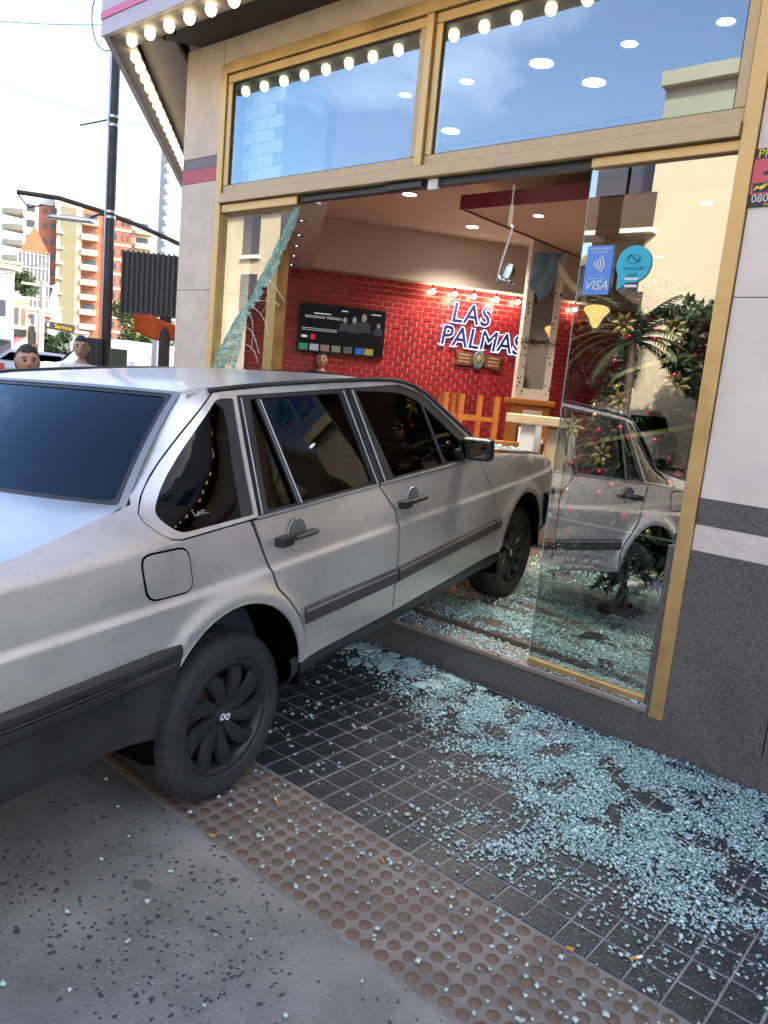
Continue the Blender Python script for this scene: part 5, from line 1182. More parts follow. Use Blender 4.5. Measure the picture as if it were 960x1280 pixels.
# ---------------------------------------------------------------- people
def eval_mesh(o):
    dg = bpy.context.evaluated_depsgraph_get(); me = bpy.data.meshes.new_from_object(o.evaluated_get(dg)); return me
def head_mesh(s):
    bm = bmesh.new(); bmesh.ops.create_icosphere(bm, subdivisions=4, radius=1)
    for v in bm.verts:
        x, y, z = v.co   # face towards -y
        p = Vector((x*.074, y*.092, z*.112))
        if z < 0: p.x *= 1-.22*(-z)**1.5; p.y *= 1-.08*(-z)
        if y < 0:
            nose = math.exp(-(x/.17)**2-((z+.12)/.24)**2); p.y -= .022*nose*(1 if z > -.38 else .4)
            p.y += .010*math.exp(-((abs(x)-.38)/.17)**2-((z-.06)/.13)**2)
            p.y -= .006*math.exp(-(x/.5)**2-((z-.24)/.10)**2)
            p.y -= .007*math.exp(-(x/.26)**2-((z+.52)/.10)**2); p.y += .004*math.exp(-(x/.3)**2-((z+.60)/.03)**2)
            p.y -= .010*math.exp(-(x/.3)**2-((z+.85)/.16)**2)
        v.co = p*s
    me = bpy.data.meshes.new('head'); bm.to_mesh(me); bm.free(); me.polygons.foreach_set('use_smooth', [True]*len(me.polygons)); return me
def person(loc, face, height, skin, shirt, trousers, hair, lab, arms, bun=False, long=False):
    r = empty('person', loc, lab, 'person', rot=(0, 0, face)); s = height/1.75
    J = {'p': (0, 0, .95), 'w': (0, 0, 1.12), 'c': (0, -.01, 1.32), 'n': (0, 0, 1.47), 'hd': (0, -.01, 1.55),
         'ls': (.17, 0, 1.42), 'rs': (-.17, 0, 1.42), 'lh': (.10, 0, .93), 'rh': (-.10, 0, .93), 'lk': (.11, -.02, .50), 'rk': (-.11, -.02, .50), 'la': (.11, .02, .09), 'ra': (-.11, .02, .09), 'lt': (.12, -.15, .04), 'rt': (-.12, -.15, .04)}
    J.update(arms)
    rad = {'p': (.15, .11), 'w': (.135, .10), 'c': (.16, .115), 'n': (.056, .058), 'hd': (.05, .055), 'ls': .068, 'rs': .068, 'le': .046, 're': .046, 'lw': .032, 'rw': .032, 'lh': .095, 'rh': .095, 'lk': .062, 'rk': .062, 'la': .042, 'ra': .042, 'lt': .035, 'rt': .035}
    E = [('p', 'w'), ('w', 'c'), ('c', 'n'), ('n', 'hd'), ('c', 'ls'), ('c', 'rs'), ('ls', 'le'), ('rs', 're'), ('le', 'lw'), ('re', 'rw'), ('p', 'lh'), ('p', 'rh'), ('lh', 'lk'), ('rh', 'rk'), ('lk', 'la'), ('rk', 'ra'), ('la', 'lt'), ('ra', 'rt')]
    ks = list(J); bm = bmesh.new(); sk_ = bm.verts.layers.skin.verify(); vs = {}
    for k in ks:
        v = bm.verts.new(Vector(J[k])*s); q = rad[k]; q = q if isinstance(q, tuple) else (q, q); v[sk_].radius = (q[0]*s, q[1]*s); v[sk_].use_root = (k == 'p'); vs[k] = v
    for a, b in E: bm.edges.new((vs[a], vs[b]))
    me = bpy.data.meshes.new('body'); bm.to_mesh(me); bm.free()
    t = bpy.data.objects.new('tmp', me); COL.objects.link(t); t.modifiers.new('s', 'SKIN'); u = t.modifiers.new('u', 'SUBSURF'); u.levels = 2
    m2 = eval_mesh(t); bpy.data.objects.remove(t); m2.materials.clear()
    for m_ in (skin, shirt, trousers, M['black']): m2.materials.append(m_)
    for p in m2.polygons:
        c = p.center/s; p.use_smooth = True
        el = min((c-Vector(J['lw'])).length, (c-Vector(J['rw'])).length)
        p.material_index = 3 if c.z < .09 else 2 if c.z < .98 and el > .12 else 0 if (c.z > 1.485 and abs(c.x) < .08) or el < .2 else 1
    obj('body', m2, None, r)
    h = obj('head', head_mesh(s), skin, r, loc=(0, -.02*s, 1.64*s))
    eb = mat('brow', (.02, .014, .01), .8)
    for sx_ in (-1, 1):
        MB().ball((sx_*.030*s, -.0785*s, .008*s), .0105*s, 10, 8, (1.2, .6, .55)).build('eye', eyw, h, smooth=True)
        MB().ball((sx_*.030*s, -.0850*s, .008*s), .0066*s, 8, 6).build('pupil', M['black'], h, smooth=True)
        MB().tube([Vector((sx_*(.014+.008*i), -.0905+.0035*i*i*.35, .027+.003*math.sin(i)))*s for i in range(5)], .0032*s, 5).build('eyebrow', eb, h)
        MB().ball((sx_*.075*s, .005*s, -.004*s), .028*s, 10, 8, (.3, .62, 1)).build('ear', skin, h, smooth=True)
    MB().tube([Vector((-.022+.011*i, -.0925+.004*(i-2)**2*.5, -.060+.0012*(i-2)**2))*s for i in range(5)], .0045*s, 6).build('mouth', mat('lips', (.30, .10, .08), .5), h, smooth=True)
    bm = bmesh.new(); bmesh.ops.create_icosphere(bm, subdivisions=4, radius=1)
    for v in list(bm.verts):
        x, y, z = v.co
        if z < .42-.10*abs(x) and y < -.05 or (z < (-.35 if not long else -.75) ) or (y < -.2 and z < .5): bm.verts.remove(v); continue
        n_ = noise.noise(Vector((x*6, y*6, z*3)))*.05+noise.noise(Vector((x*19, y*19, z*8)))*.035
        v.co = Vector((x*.080, y*.098+.002, z*.120))*s*(1.0+n_)
    hm = bpy.data.meshes.new('hair'); bm.to_mesh(hm); bm.free(); hm.polygons.foreach_set('use_smooth', [True]*len(hm.polygons))
    ho = obj('hair', hm, hair, h); sm = ho.modifiers.new('s', 'SOLIDIFY'); sm.thickness = .008
    if bun: MB().ball((0, .10*s, .06*s), .04*s, 12, 8).build('bun', hair, h, smooth=True)
    # hands with fingers
    for w, e, sx_ in (('lw', 'le', 1), ('rw', 're', -1)):
        Wp = Vector(J[w])*s; d = (Vector(J[w])-Vector(J[e])).normalized(); a = d.cross(Vector((0, 1, 0)));
        a = a.normalized() if a.length > .1 else Vector((1, 0, 0)); bN = a.cross(d).normalized()
        hb = MB(); hb.tube([Wp, Wp+d*.045*s, Wp+d*.085*s], [.030*s, .036*s, .030*s], 10)
        for i, (o_, l_) in enumerate(((-.028, .062), (-.010, .074), (.009, .070), (.026, .055))):
            q = Wp+d*.078*s+a*o_*s; hb.tube([q, q+d*l_*.5*s, q+d*l_*.85*s+bN*l_*.4*s], [.0092*s, .0085*s, .007*s], 7)
        q = Wp+d*.03*s+a*.03*s*-sx_; hb.tube([q, q+(d*.6-a*sx_).normalized()*.035*s, q+(d-a*sx_*.5).normalized()*.068*s], [.012*s, .010*s, .008*s], 7)
        hb.build('hand', skin, r, smooth=True)
    return r
eyw = mat('eye_white', (.20, .17, .15), .4)
sk1 = mat('tan_skin', (.50, .29, .20), .5, var=.12, vscale=20); sk2 = mat('brown_skin', (.44, .245, .17), .5, var=.12, vscale=20); dh = mat('dark_hair', (.015, .011, .009), .6)
relaxed = {'le': (.24, .02, 1.12), 're': (-.24, .02, 1.12), 'lw': (.25, -.06, .88), 'rw': (-.25, -.06, .88)}
fa = lambda x, y: math.atan2(-y, -x)+R(90)      # face the camera
person((-7.0, 3.66, 0), fa(-7.0, 3.66)-R(6), 1.645, sk1, mat('white_tshirt', (.72, .72, .72), .8), mat('grey_jeans', (.08, .09, .12), .8), dh, 'man with short dark hair in a white shirt behind the car', relaxed)
person((-4.62, 2.08, 0), fa(-4.62, 2.08)+R(8), 1.50, sk2, mat('red_top', (.35, .02, .03), .8), mat('dark_trousers', (.03, .03, .04), .8), dh, 'woman with tied dark hair holding a red phone behind the car', {'le': (.24, .0, 1.12), 're': (-.22, -.12, 1.20), 'lw': (.25, -.06, .88), 'rw': (-.10, -.30, 1.42)}, bun=True, long=True)
ph = MB().box((-.037, -.004, -.075), (.037, .004, .075)).build('phone', rdp, bevel=.006); ph.location = (-4.50, 1.86, 1.315); ph.rotation_euler = (R(-8), 0, fa(-6, 2.6)); tag(ph, 'red phone held up by the woman behind the car', 'phone')
person((-6.98, 6.78, FLOOR), fa(-6.98, 6.78), 1.585, sk1, mat('dark_shirt', (.03, .035, .05), .8), mat('black_trousers', (.02, .02, .025), .8), dh, 'young man with dark hair standing inside under the television', relaxed)

# ---------------------------------------------------------------- street furniture near the corner
M['polerust'] = mat('brown_pole_base', (.06, .035, .025), .7, var=.3)
def at(px, py, D):
    """world point at photo pixel and depth: used once to lay out far things"""
    d = cr*((px-480)/957.08)-cu*((py-640)/957.08)+cf
    return Vector((0, 0, CAMH))+d*D
lx, ly = -11.40, 6.36
lamp = empty('street_lamp', (lx, ly, 0), 'dark metal lamp post with bracket and grey lantern at the corner', 'street lamp')
MB().tube([(0, 0, 0), (0, 0, 2.6)], .075, 14).build('base_pole', M['polerust'], lamp, smooth=True); MB().tube([(-.0, 0, 2.6), (-.02, .02, 7.6)], [.07, .06], 14).build('pole', M['pole'], lamp, smooth=True)
for z in (3.66, 3.58, 4.9, 5.02): MB().lathe([(.076, -.02), (.08, 0), (.076, .02)], 14, Matrix.Translation((0, 0, z))).build('clamp', M['steel'], lamp, smooth=True)
vx = Vector((cr.x, cr.y, 0)).normalized()
MB().tube([Vector((0, 0, 3.62)), -vx*.18+Vector((0, 0, 3.61)), -vx*.32+Vector((0, 0, 3.54))], .018, 8).build('bracket', M['pole'], lamp, smooth=True)
MB().prism([(-.36, -.02), (.36, -.035), (.36, .03), (.1, .05), (-.25, .035)], -.09, .09, Matrix.Translation(-vx*.62+Vector((0, 0, 3.50))) @ basis((0, 0, 0), vx, (0, 0, 1), vx.cross(Vector((0, 0, 1))))).build('lantern', M['steel'], lamp, bevel=.02)
MB().tube([Vector((.0, 0, 5.0)), -vx*.5+Vector((0, 0, 4.86))], .012, 6).build('side_rod', M['pole'], lamp)
MB().tube([Vector((.0, -.085, .5)), (.0, -.085, 7.5)], .012, 6).build('cable', M['steel'], lamp)
# loop of slack cable at the top
MB().tube([Vector((.1, 0, 6.35))+vx*(.22*math.cos(a)-.2)+Vector((0, 0, .45*math.sin(a))) for a in [R(60+i*15) for i in range(16)]], .008, 6).build('cable_loop', M['black'], lamp)
pb = MB().box((-.16, -.12, 0), (.16, .12, 1.75)); 
bx = pb.build('utility_cabinet', M['pole'], bevel=.01); bx.location = (lx-.0, ly-.25, 0); bx.rotation_euler = (0, 0, R(60)); tag(bx, 'narrow dark ribbed cabinet standing against the lamp post', 'cabinet')
for k in range(4): MB().box((-.13+k*.08, -.135, .02), (-.10+k*.08, -.121, 1.73)).build('rib', M['black'], bx)
ma = empty('mast_arm', (-12.4, 8.6, 0), 'long dark diagonal mast arm reaching over the street behind the lamp post', 'mast arm')
a1, a2 = at(22, 240, 14.5)-Vector((-12.4, 8.6, 0)), at(226, 306, 14.5)-Vector((-12.4, 8.6, 0)); am = (a1+a2)/2+Vector((0, 0, .14))
MB().tube([a1, (a1+am)/2+Vector((0, 0, .06)), am, (a2+am)/2+Vector((0, 0, .03)), a2, a2+Vector((.15, .2, -.25)), a2+Vector((.25, .35, -3.7))], .045, 10).build('arm', M['polerust'], ma, smooth=True)
MB().tube([a1+Vector((0, 0, -.03)), a1.lerp(a2, .07)+Vector((0, 0, -.22)), a1.lerp(a2, .16)+Vector((0, 0, -.08))], .014, 6).build('stay', M['black'], ma, smooth=True)
pp = empty('pale_pole', (-18.4, 11.75, 0), 'pale ribbed concrete pole rising behind the corrugated box', 'utility pole')
MB().tube([(0, 0, 0), (0, 0, 7.0)], [.16, .12], 12).build('shaft', mat('pale_concrete', (.5, .5, .48), .8), pp, smooth=True)
for k in range(14): MB().box((.08, -.06, 3.2+k*.26), (.2, .06, 3.3+k*.26)).build('step_bolt', M['whitewall'], pp)
# corrugated box awning on a post, orange cloth under it
kx = at(186, 352, 12.0); kr = vx; kn = kr.cross(Vector((0, 0, 1)))   # kn points away from viewer
ka = empty('corrugated_awning', (kx.x, kx.y, 0), 'dark brown corrugated metal awning box on a post at the corner', 'awning')
kM = basis((0, 0, 0), kr, -kn, (0, 0, 1))
kz0, kz1 = 2.20, 3.15
bxm = MB().box((-.42, -.05, kz0+.02), (.46, .75, kz1-.02), basis((0, 0, 0), kr, -kn if kn.dot(Vector((kx.x, kx.y, 0))) < 0 else kn, (0, 0, 1)))
kn2 = kn if kn.dot(Vector((kx.x, kx.y, 0))) > 0 else -kn
kM = basis((0, 0, 0), kr, kn2, (0, 0, 1))
MB().box((-.43, 0, kz0+.02), (.60, .8, kz1-.02), kM).build('box', mat('awning_brown', (.05, .043, .04), .6), ka)
rib = mat('awning_rib', (.075, .065, .058), .55, var=.2)
for k in range(13): MB().box((-.43+k*.0795, -.028, kz0), (-.395+k*.0795, -.001, kz1), kM).build('rib', rib, ka, bevel=.006)
MB().tube([kM @ Vector((.26, .1, 0)), kM @ Vector((.26, .1, kz0))], .09, 12).build('post', M['polerust'], ka, smooth=True)
cloth('orange_cloth', lambda u, v: Vector((kx.x, kx.y, 0))+kM @ Vector((-.22+.66*u, -.02+.35*v*.3+.02*math.sin(u*9), 2.19-.06*u-.30*v+.04*math.sin(u*5+v*2))), 16, 8, mat('orange_cloth', (.62, .10, .015), .7, var=.15), label='orange cloth hanging under the corrugated awning box', cat='cloth')
# white van
vM = basis(at(160, 440, 23).xy.to_3d(), Vector((.62, .785, 0)), Vector((-.785, .62, 0)), (0, 0, 1))
van = empty('van', (0, 0, 0), 'white panel van parked beyond the corner', 'van'); van.matrix_world = vM
vw = mat('white_van_paint', (.75, .77, .8), .3, coat=.3)
def loft(name, secs, m, parent, **k):
    kk = len(secs[0]); v = [p for s in secs for p in s]; f = [(i*kk+j, (i+1)*kk+j, (i+1)*kk+(j+1) % kk, i*kk+(j+1) % kk) for i in range(len(secs)-1) for j in range(kk)]
    f += [tuple(range(kk)), tuple((len(secs)-1)*kk+j for j in range(kk-1, -1, -1))]
    return MB().add(v, f).build(name, m, parent, **k)
def vsec(x, zt, w): return [(x, -w, .3), (x, w, .3), (x, w*1.02, .9), (x, w*.98, 1.2), (x, w*.86, zt-.10), (x, w*.70, zt), (x, -w*.70, zt), (x, -w*.86, zt-.10), (x, -w*.98, 1.2), (x, -w*1.02, .9)]
vb = loft('body', [vsec(2.3, 1.62, .85), vsec(2.1, 1.95, .9), vsec(0, 2.02, .92), vsec(-1.1, 1.98, .9), vsec(-1.75, 1.25, .88), vsec(-2.45, 1.05, .80), vsec(-2.55, .8, .75)], vw, van, bevel=.03)
for s in (-1, 1):
    MB().box((-.9, s*.90-.01, 1.12), (.1, s*.90+.01, 1.75)).build('window', M['rearglass'], van, bevel=.02)
    MB().box((.3, s*.925-.01, .62), (2.0, s*.925+.01, 1.72)).build('side_panel', vw, van, bevel=.03)
    for x in (-1.7, 1.5):
        MB().lathe([(.0001, .08), (.2, .08), (.31, .06), (.31, -.1)], 20, Matrix.Translation((x, s*.82, .31)) @ Matrix.Rotation(R(-90*s), 4, 'X')).build('wheel', M['tyre'], van, smooth=True)
MB().add([(-1.13, -.74, 1.9), (-1.13, .74, 1.9), (-1.72, .78, 1.3), (-1.72, -.78, 1.3)], [(0, 1, 2, 3)]).build('windscreen', M['rearglass'], van)

# ---------------------------------------------------------------- far buildings
def frame_at(px, D, z=0):
    p = at(px, 440, D); fw = Vector((p.x, p.y, 0)).normalized(); rt = Vector((fw.y, -fw.x, 0))
    return basis((p.x, p.y, z), rt, fw, (0, 0, 1))
M['bcream'] = mat('cream_render', (.60, .50, .33), .8, var=.08, vscale=.3); M['bbrick'] = mat('orange_brick_facade', (.36, .13, .07), .85, var=.1, vscale=.6); M['bwhite'] = mat('white_render', (.68, .66, .62), .8, var=.06, vscale=.3)
M['bgrey'] = mat('grey_mesh_netting', (.28, .28, .28), .9, var=.25, vscale=2); M['bolive'] = mat('olive_shaft', (.24, .21, .12), .8); M['bwin'] = mat('dark_far_window', (.06, .065, .08), .25); M['shutter'] = mat('brown_roller_shutter', (.16, .08, .06), .6)
ap = empty('apartment_tower', (0, 0, 0), 'tall orange brick apartment tower with cream balconies and an olive shaft', 'building'); ap.matrix_world = frame_at(100, 154)
U = 154/957.08
X = lambda px: (px-100)*U
def ab(name, x0, x1, z0, z1, y0, y1, m, parent=None): return MB().box((X(x0), y0, z0), (X(x1), y1, z1)).build(name, M[m], parent or ap)
ab('wall', 34, 50, 0, 29.6, 0, 12, 'bwhite'); ab('wall', 50.2, 70, 0, 29.0, .3, 12, 'bbrick'); ab('stair_tower', 70.2, 98, 0, 32.6, -1.2, 11, 'bcream'); ab('shaft', 76, 92, 0, 29.3, -1.3, -1.21, 'bolive')
ab('wall', 98.2, 124, 0, 29.8, .2, 12, 'bbrick'); ab('wall', 124.2, 156, 0, 29.2, 0, 12, 'bbrick'); ab('wall', 156.2, 182, 0, 27.3, 1.0, 12, 'bcream'); ab('penthouse', 100, 150, 29.85, 31.8, 3, 11, 'bcream'); ab('penthouse', 36, 66, 29.65, 31.2, 3, 11, 'bwhite')
for k in range(10):
    z = 1.0+k*2.85
    # left curved balconies
    v = [(X(34)-4.6*math.sin(a)*.9, 1.5-3.6*math.cos(a)*.0+4*(a/1.57-.5), 0) for a in [i*1.57/6 for i in range(7)]]
    pl_ = [(X(34), -1.6), (X(34), 5)]+[(X(34)-3.9*math.sin(a), 5-6.6*(1-math.cos(a))*.0-6.6*(a/math.pi)) for a in [i*math.pi/8 for i in range(1, 8)]]
    o = MB().prism(pl_, z, z+.95).build('balcony', M['bcream'], ap)
    ab('window', 37, 46, z+.9, z+2.2, -.04, -.005, 'bwin'); ab('window', 54, 60, z+1.0, z+2.1, .26, .295, 'shutter'); ab('window', 63, 68, z+1.0, z+2.1, .26, .295, 'bwin')
    # middle balconies
    b = ab('balcony', 98, 117, z-.1, z+.95, -1.6, .19, 'bcream'); ab('window', 101, 115, z+1.05, z+2.15, .12, .195, 'shutter' if k % 3 else 'bwin', b)
    ab('ledge', 70, 78, z+.3, z+.6, -1.9, -1.21, 'bcream'); ab('band', 124.3, 156, z-.2, z+.25, -.08, -.001, 'bcream')
    for q in (127, 135, 144, 150): ab('window', q, q+3.6, z+.9, z+2.1, -.05, -.002, 'bwin' if (q+k) % 2 else 'shutter')
    b = ab('balcony', 160, 180, z-.1, z+.9, -.4, .99, 'bcream'); ab('window', 162, 176, z+.95, z+2.1, .94, .995, 'bwin', b)
wt = ab('roof_tank', 70, 82, 32.65, 34.3, 2, 5, 'bcream'); ab('roof_parapet', 124, 156, 29.25, 30.2, 0, .3, 'bcream')
# church tower wrapped in netting with an orange pyramid roof
ct_ = empty('netted_tower', (0, 0, 0), 'grey netted tower under repair with an orange pyramid spire', 'tower'); ct_.matrix_world = frame_at(40, 110)
U2 = 110/957.08
MB().box((-18*U2, 0, 0), (17*U2, 4, 14.9)).build('tower', M['bgrey'], ct_)
MB().add([(-16*U2, 0, 14.95), (17*U2, 0, 15.1), (17*U2, 4, 15.1), (-16*U2, 4, 14.95), (0, 2, 19.0)], [(0, 1, 4), (1, 2, 4), (2, 3, 4), (3, 0, 4)]).build('spire', mat('orange_tile_roof', (.30, .085, .03), .8, var=.2, vscale=1.2), ct_)
sc_ = MB()
for k in range(8):
    sc_.box((-18.3*U2, -.12, 1.5+k*1.9), (17.3*U2, -.05, 1.6+k*1.9))
for k in range(9): sc_.box(((-18+k*4.4)*U2, -.14, 0), ((-18+k*4.4)*U2+.09, -.06, 15.2))
sc_.build('scaffold', M['whitewall'], ct_)
wp_ = empty('white_gable', (0, 0, 0), 'narrow white pointed gable beside the netted tower', 'building'); wp_.matrix_world = frame_at(66, 100)
MB().box((-1.0, 0, 0), (1.0, 3, 6.0)).build('wall', M['bwhite'], wp_); MB().add([(-1.0, 0, 6.02), (1.0, 0, 6.02), (1.0, 3, 6.02), (-1.0, 3, 6.02), (0, 1.5, 10.3)], [(0, 1, 4), (1, 2, 4), (2, 3, 4), (3, 0, 4)]).build('roof', M['bwhite'], wp_)
# low street fronts
def front(px0, px1, D, h, m, lab, items):
    c = (px0+px1)/2; r = empty('low_building', (0, 0, 0), lab, 'building'); r.matrix_world = frame_at(c, D); w = (px1-px0)/957.08*D/2
    MB().box((-w, 0, 0), (w, 6, h)).build('wall', M[m], r); MB().box((-w-.1, -.25, h+.002), (w+.1, 6, h+.25)).build('parapet', M['bcream'], r)
    for (nm, x0, x1, z0, z1, dy, mm) in items: MB().box((x0*w, -dy, z0), (x1*w, -.002, z1)).build(nm, mm, r)
    return r
sgb = mat('blue_shop_sign', (.25, .38, .68), .5); sgp = mat('pink_shop_sign', (.62, .22, .32), .5); sgk = M['black']
front(-30, 14, 48, 6.3, 'bwhite', 'low white shop with a pale blue sign board', [('sign_board', -.9, .98, 2.0, 3.1, .3, sgb), ('shopfront', -.9, .9, .1, 1.9, .05, M['bwin']), ('window', -.6, -.2, 3.4, 4.4, .04, M['bwin']), ('window', .2, .6, 3.4, 4.4, .04, M['bwin'])])
front(14.6, 33, 52, 4.6, 'bcream', 'low cream shop with a dark canopy and a pink sign', [('canopy', -.9, .9, 2.35, 2.8, .9, sgk), ('sign_board', -.6, .3, 1.3, 2.3, .4, sgp), ('window', -.7, -.1, 3.1, 4.2, .04, M['bwin']), ('window', .2, .7, 3.1, 4.2, .04, M['shutter'])])
front(33.6, 62, 56, 4.3, 'bwhite', 'white sunlit house with roof terrace railing', [('sign_board', -.75, -.3, 1.9, 3.2, .9, sgk), ('sign_board', -.2, .2, 1.6, 2.9, .6, sgp), ('window', .3, .7, 2.6, 3.6, .04, M['bwin']), ('shopfront', -.9, .9, .1, 1.5, .04, M['bwin']), ('terrace_rail', -.95, .95, 3.8, 4.0, .3, M['maroon'])])
front(72, 108, 70, 3.4, 'bwhite', 'long white wall building with a brown downpipe', [('downpipe', -.25, -.12, 0, 3.3, .15, M['shutter']), ('pilaster', .35, .6, 0, 3.3, .15, M['bbrick']), ('window', -.8, -.45, 1.5, 2.6, .04, M['bwin'])])
front(-20, 22, 75, 9.5, 'bcream', 'cream house with long balcony behind the low shops', [('balcony', -.2, .9, 6.2, 7.0, .9, M['bwhite']), ('window', .1, .5, 7.05, 8.6, .04, M['shutter']), ('window', .6, .85, 7.05, 8.6, .04, M['bwin'])])
# hanging sign with yellow lettering
hs_ = empty('hanging_sign', (0, 0, 0), 'dark brown hanging sign with yellow lettering on a pole', 'sign'); hs_.matrix_world = frame_at(69, 40, 0)
MB().box((-.70, -.06, 2.62), (.72, .06, 3.02), Matrix.Rotation(R(4), 4, 'Y')).build('board', mat('brown_sign', (.05, .03, .025), .5), hs_)
obj('lettering', text_mesh('Sertina', .30, .01), emis('yellow_lettering', (.8, .55, .02), .4), hs_, loc=(.35, -.08, 2.80), rot=(R(90), R(4), 0)); MB().box((-.42, -.085, 2.78), (-.32, -.07, 2.98)).build('sign_mark', M['white'], hs_)
MB().tube([(-.78, 0, 0), (-.78, 0, 3.6)], .07, 8).build('post', M['woodpale'], hs_)
up = empty('power_pole', (0, 0, 0), 'wooden power pole carrying a transformer and cross arms', 'utility pole'); up.matrix_world = frame_at(47, 44)
MB().tube([(.2, 0, 0), (.2, 0, 5.4)], .11, 8).build('shaft', M['woodpale'], up)
for z in (5.1, 4.3): MB().box((-.9, -.06, z), (.9, .06, z+.12)).build('cross_arm', M['woodpale'], up)
MB().lathe([(.0001, .0), (.24, 0), (.26, .6), (.0001, .7)], 14, Matrix.Translation((-.15, 0, 2.9))).build('transformer', M['bgrey'], up, smooth=True)
def wire(a, b, sag, lab):
    pts = [a.lerp(b, t)-Vector((0, 0, sag*4*t*(1-t))) for t in [i/14 for i in range(15)]]
    o = MB().tube(pts, .006 if a.length < 30 else .02, 5).build('overhead_wire', M['black']); tag(o, lab, 'wire')
wire(at(-60, 20, 15), at(140, 31, 12), .05, 'thin overhead wire running to the top of the lamp post'); wire(at(-40, 90, 20), at(260, 170, 20), .2, 'faint overhead wire crossing low above the street')
wire(at(-30, 345, 50), at(48, 330, 44), .2, 'pair of sagging wires at the power pole crossarm'); wire(at(200, 190, 20), at(240, 250, 18), .05, 'wire dropping from the pale pole behind the pillar')
# trees
def leafcloud(mb, c, r, n, size, rr, sc=(1, 1, 1)):
    for k in range(n):
        d = Vector((rr.gauss(0, 1), rr.gauss(0, 1), rr.gauss(0, 1))).normalized()*r*rr.random()**.4; p = Vector(c)+Vector((d.x*sc[0], d.y*sc[1], d.z*sc[2]))
        a = Vector((rr.uniform(-1, 1), rr.uniform(-1, 1), rr.uniform(-1, 1))).normalized(); b = a.cross(Vector((rr.uniform(-1, 1), rr.uniform(-1, 1), rr.uniform(-1, 1)))).normalized()
        s = size*rr.uniform(.6, 1.3); mb.add([p-a*s, p+b*s*.45, p+a*s, p-b*s*.45], [(0, 1, 2, 3)])
def tree(loc, h, cr_, lab, col, seed, n=14, leaf=.10):
    rr = random.Random(seed); t = empty('tree', loc, lab, 'tree'); tk = MB(); cw = MB(); tk.tube([(0, 0, 0), (.05, 0, h*.3), (0, .05, h*.55)], [.13, .10, .07], 8)
    for k in range(n):
        a = rr.uniform(0, 6.28); q = Vector((math.cos(a)*cr_*rr.uniform(.2, .85), math.sin(a)*cr_*rr.uniform(.2, .85), h*rr.uniform(.5, .95)))
        tk.tube([(0, .03, h*rr.uniform(.3, .5)), q*.6+Vector((0, 0, h*.22)), q], [.05, .03, .012], 5); leafcloud(cw, q, cr_*.42, 320, leaf, rr, (1, 1, .8))
    tk.build('trunk', M['polerust'], t); cw.build('crown', mat('leaf_'+str(seed), col, .6, var=.4, vscale=2), t, kind='stuff'); return t
p = at(186, 440, 34); tree((p.x, p.y, 0), 3.9, 1.6, 'bushy light green street tree behind the white van', (.10, .13, .03), 5, 14, .12)
p = at(62, 440, 46); tree((p.x, p.y, 0), 2.6, 1.1, 'small dark green tree beside the hanging sign', (.03, .06, .02), 6, 10, .12)
p = at(20, 440, 60); tree((p.x, p.y, 0), 7.5, 1.7, 'dark green tree rising between the low shops', (.03, .06, .02), 8, 12, .16)
# parked cars far down the street
def small_car(loc, rz, m, lab, s=1.):
    c = empty('parked_car', loc, lab, 'car', rot=(0, 0, R(rz)))
    def sec(x, zt, w): return [(x, -w, .25), (x, w, .25), (x, w*1.02, .6), (x, w*.96, .85), (x, w*.8, zt), (x, -w*.8, zt), (x, -w*.96, .85), (x, -w*1.02, .6)]
    loft('body', [sec(-2.1, .80, .78), sec(-1.95, .95, .82), sec(-1.2, 1.0, .85), sec(-.6, 1.45*s, .85), sec(.6, 1.47*s, .85), sec(1.9, 1.40*s, .84), sec(2.1, .95, .80)], m, c, bevel=.03)
    for sy in (-1, 1):
        MB().prism([(-1.0, .95), (1.75, .95), (1.6, 1.32*s), (-.55, 1.32*s)], sy*.80-.03, sy*.80+.03, Matrix(((1, 0, 0, 0), (0, 0, 1, 0), (0, 1, 0, 0), (0, 0, 0, 1)))).build('window', M['rearglass'], c)
        for x in (-1.35, 1.35): MB().lathe([(.0001, .06), (.18, .06), (.30, .05), (.30, -.12)], 20, Matrix.Translation((x, sy*.78, .30)) @ Matrix.Rotation(R(-90*sy), 4, 'X')).build('wheel', M['tyre'], c, smooth=True)
        MB().box((2.06, sy*.55-.14, .62), (2.14, sy*.55+.14, .78)).build('tail_light', M['redlens'], c, bevel=.01); MB().box((-2.14, sy*.55-.14, .58), (-2.06, sy*.55+.14, .72)).build('headlight', M['lens'], c, bevel=.01)
    MB().box((2.02, -.6, .98), (2.11, .6, 1.28*s)).build('window', M['rearglass'], c, bevel=.01)
    return c
p = at(32, 440, 36); small_car((p.x, p.y, 0), 60, mat('grey_car_paint', (.2, .22, .26), .3, metal=.5), 'grey car parked far down the street behind the woman')
# ---------------------------------------------------------------- across the street (seen in reflections)
def house(x0, x1, y, h, m, lab, d=10, fl=3, balc=False, blank=False):
    r = empty('street_building', ((x0+x1)/2, y, 0), lab, 'building'); w = (x1-x0)/2
    MB().box((-w, -d, 0), (w, 0, h)).build('wall', m, r); MB().box((-w-.05, -d, h+.003), (w+.05, .25, h+.35)).build('cornice', M['bcream'], r)
    if blank: return r
    nw = max(2, int(2*w/2.2))
    for f in range(fl):
        z = 1.0+f*(h-1)/fl
        for k in range(nw):
            xc = -w+(k+.5)*2*w/nw; wn = MB().box((xc-.5, .002, z+.6), (xc+.5, .07, z+2.1)).build('window', M['bwin'], r)
            MB().box((xc-.6, .002, z+.45), (xc+.6, .16, z+.59)).build('window_sill', M['bwhite'], wn)
            if balc: MB().box((xc-.8, .003, z+.0), (xc+.8, .95, z+.12)).build('balcony_slab', M['bwhite'], wn); MB().box((xc-.8, .90, z+.121), (xc+.8, .94, z+1.0)).build('balcony_rail', M['polerust'], wn)
    return r
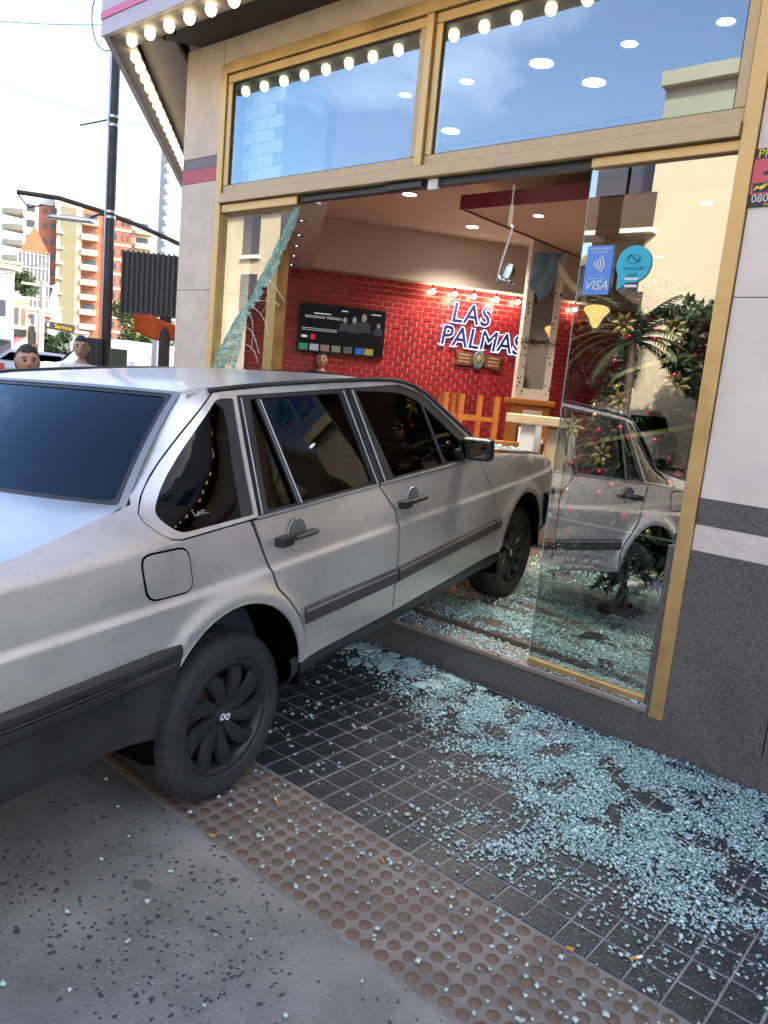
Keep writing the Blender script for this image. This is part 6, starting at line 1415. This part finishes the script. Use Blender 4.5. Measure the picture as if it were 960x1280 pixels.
sand = mat('sandy_yellow_render', (.55, .48, .34), .85, var=.07, vscale=.5); tan = mat('tan_render', (.42, .34, .24), .85, var=.1, vscale=.5)
house(-9.15, 6, -14, 9.7, sand, 'tall blank sandy rendered building across the street', blank=True)
house(-11.0, -9.2, -14.6, 8.6, tan, 'narrow brown balcony house across the street', balc=True)
house(-16.5, -12.6, -19, 6.2, M['bwhite'], 'low pale house set back across the street')
house(-36, -20, -14, 7.75, sand, 'long yellow corner building with a cornice across the street', balc=False)
house(8, 26, -15, 11, tan, 'broad tan apartment house across the street', balc=True)
pt_ = empty('palm_tree', (-7.6, -10.6, 0), 'small dark palm tree on the far pavement', 'palm tree')
MB().tube([(0, 0, 0), (.08, 0, 1.6), (.02, 0, 3.0)], [.13, .10, .09], 10).build('trunk', M['polerust'], pt_, smooth=True)
fr = MB(); r4 = random.Random(2)
for k in range(34):
    a = r4.uniform(0, 6.283); el = r4.uniform(-.5, 1.3); L_ = r4.uniform(1.1, 1.7); p = Vector((.02, 0, 3.0)); d = Vector((math.cos(a)*math.cos(el), math.sin(a)*math.cos(el), math.sin(el))); s_ = Vector((-math.sin(a), math.cos(a), 0))
    for i in range(16):
        q = p+d*L_/16; d = (d+Vector((0, 0, -.09))).normalized(); w = .26*math.sin(math.pi*(i+1)/17)+.05
        for sg2 in (-1, 1): e = q+(s_*sg2*w+d*.16-Vector((0, 0, .10))); fr.add([p, q, e], [(0, 1, 2)])
        p = q
fr.build('fronds', mat('palm_green', (.035, .05, .015), .6, var=.4), pt_, kind='stuff')
small_car((-8.2, -12.2, 0), 88, mat('silver_car_paint', (.22, .22, .23), .35, metal=.6), 'silver car parked end-on under the palm across the street')
for k, (x, y, h, c) in enumerate(((-12.2, -10.9, 3.6, 1.3), (-9.6, -11.9, 4.0, 1.5), (-6.2, -11.6, 3.9, 1.5), (-4.2, -11.9, 4.2, 1.6))):
    tree((x, y, 0), h, c, ['dark leafy street tree at the gap between houses across the street', 'dark leafy street tree before the brown balcony house', 'dark leafy street tree beside the palm across the street', 'dark leafy street tree before the blank sandy building'][k], (.022, .042, .014), 30+k, 16, .13)
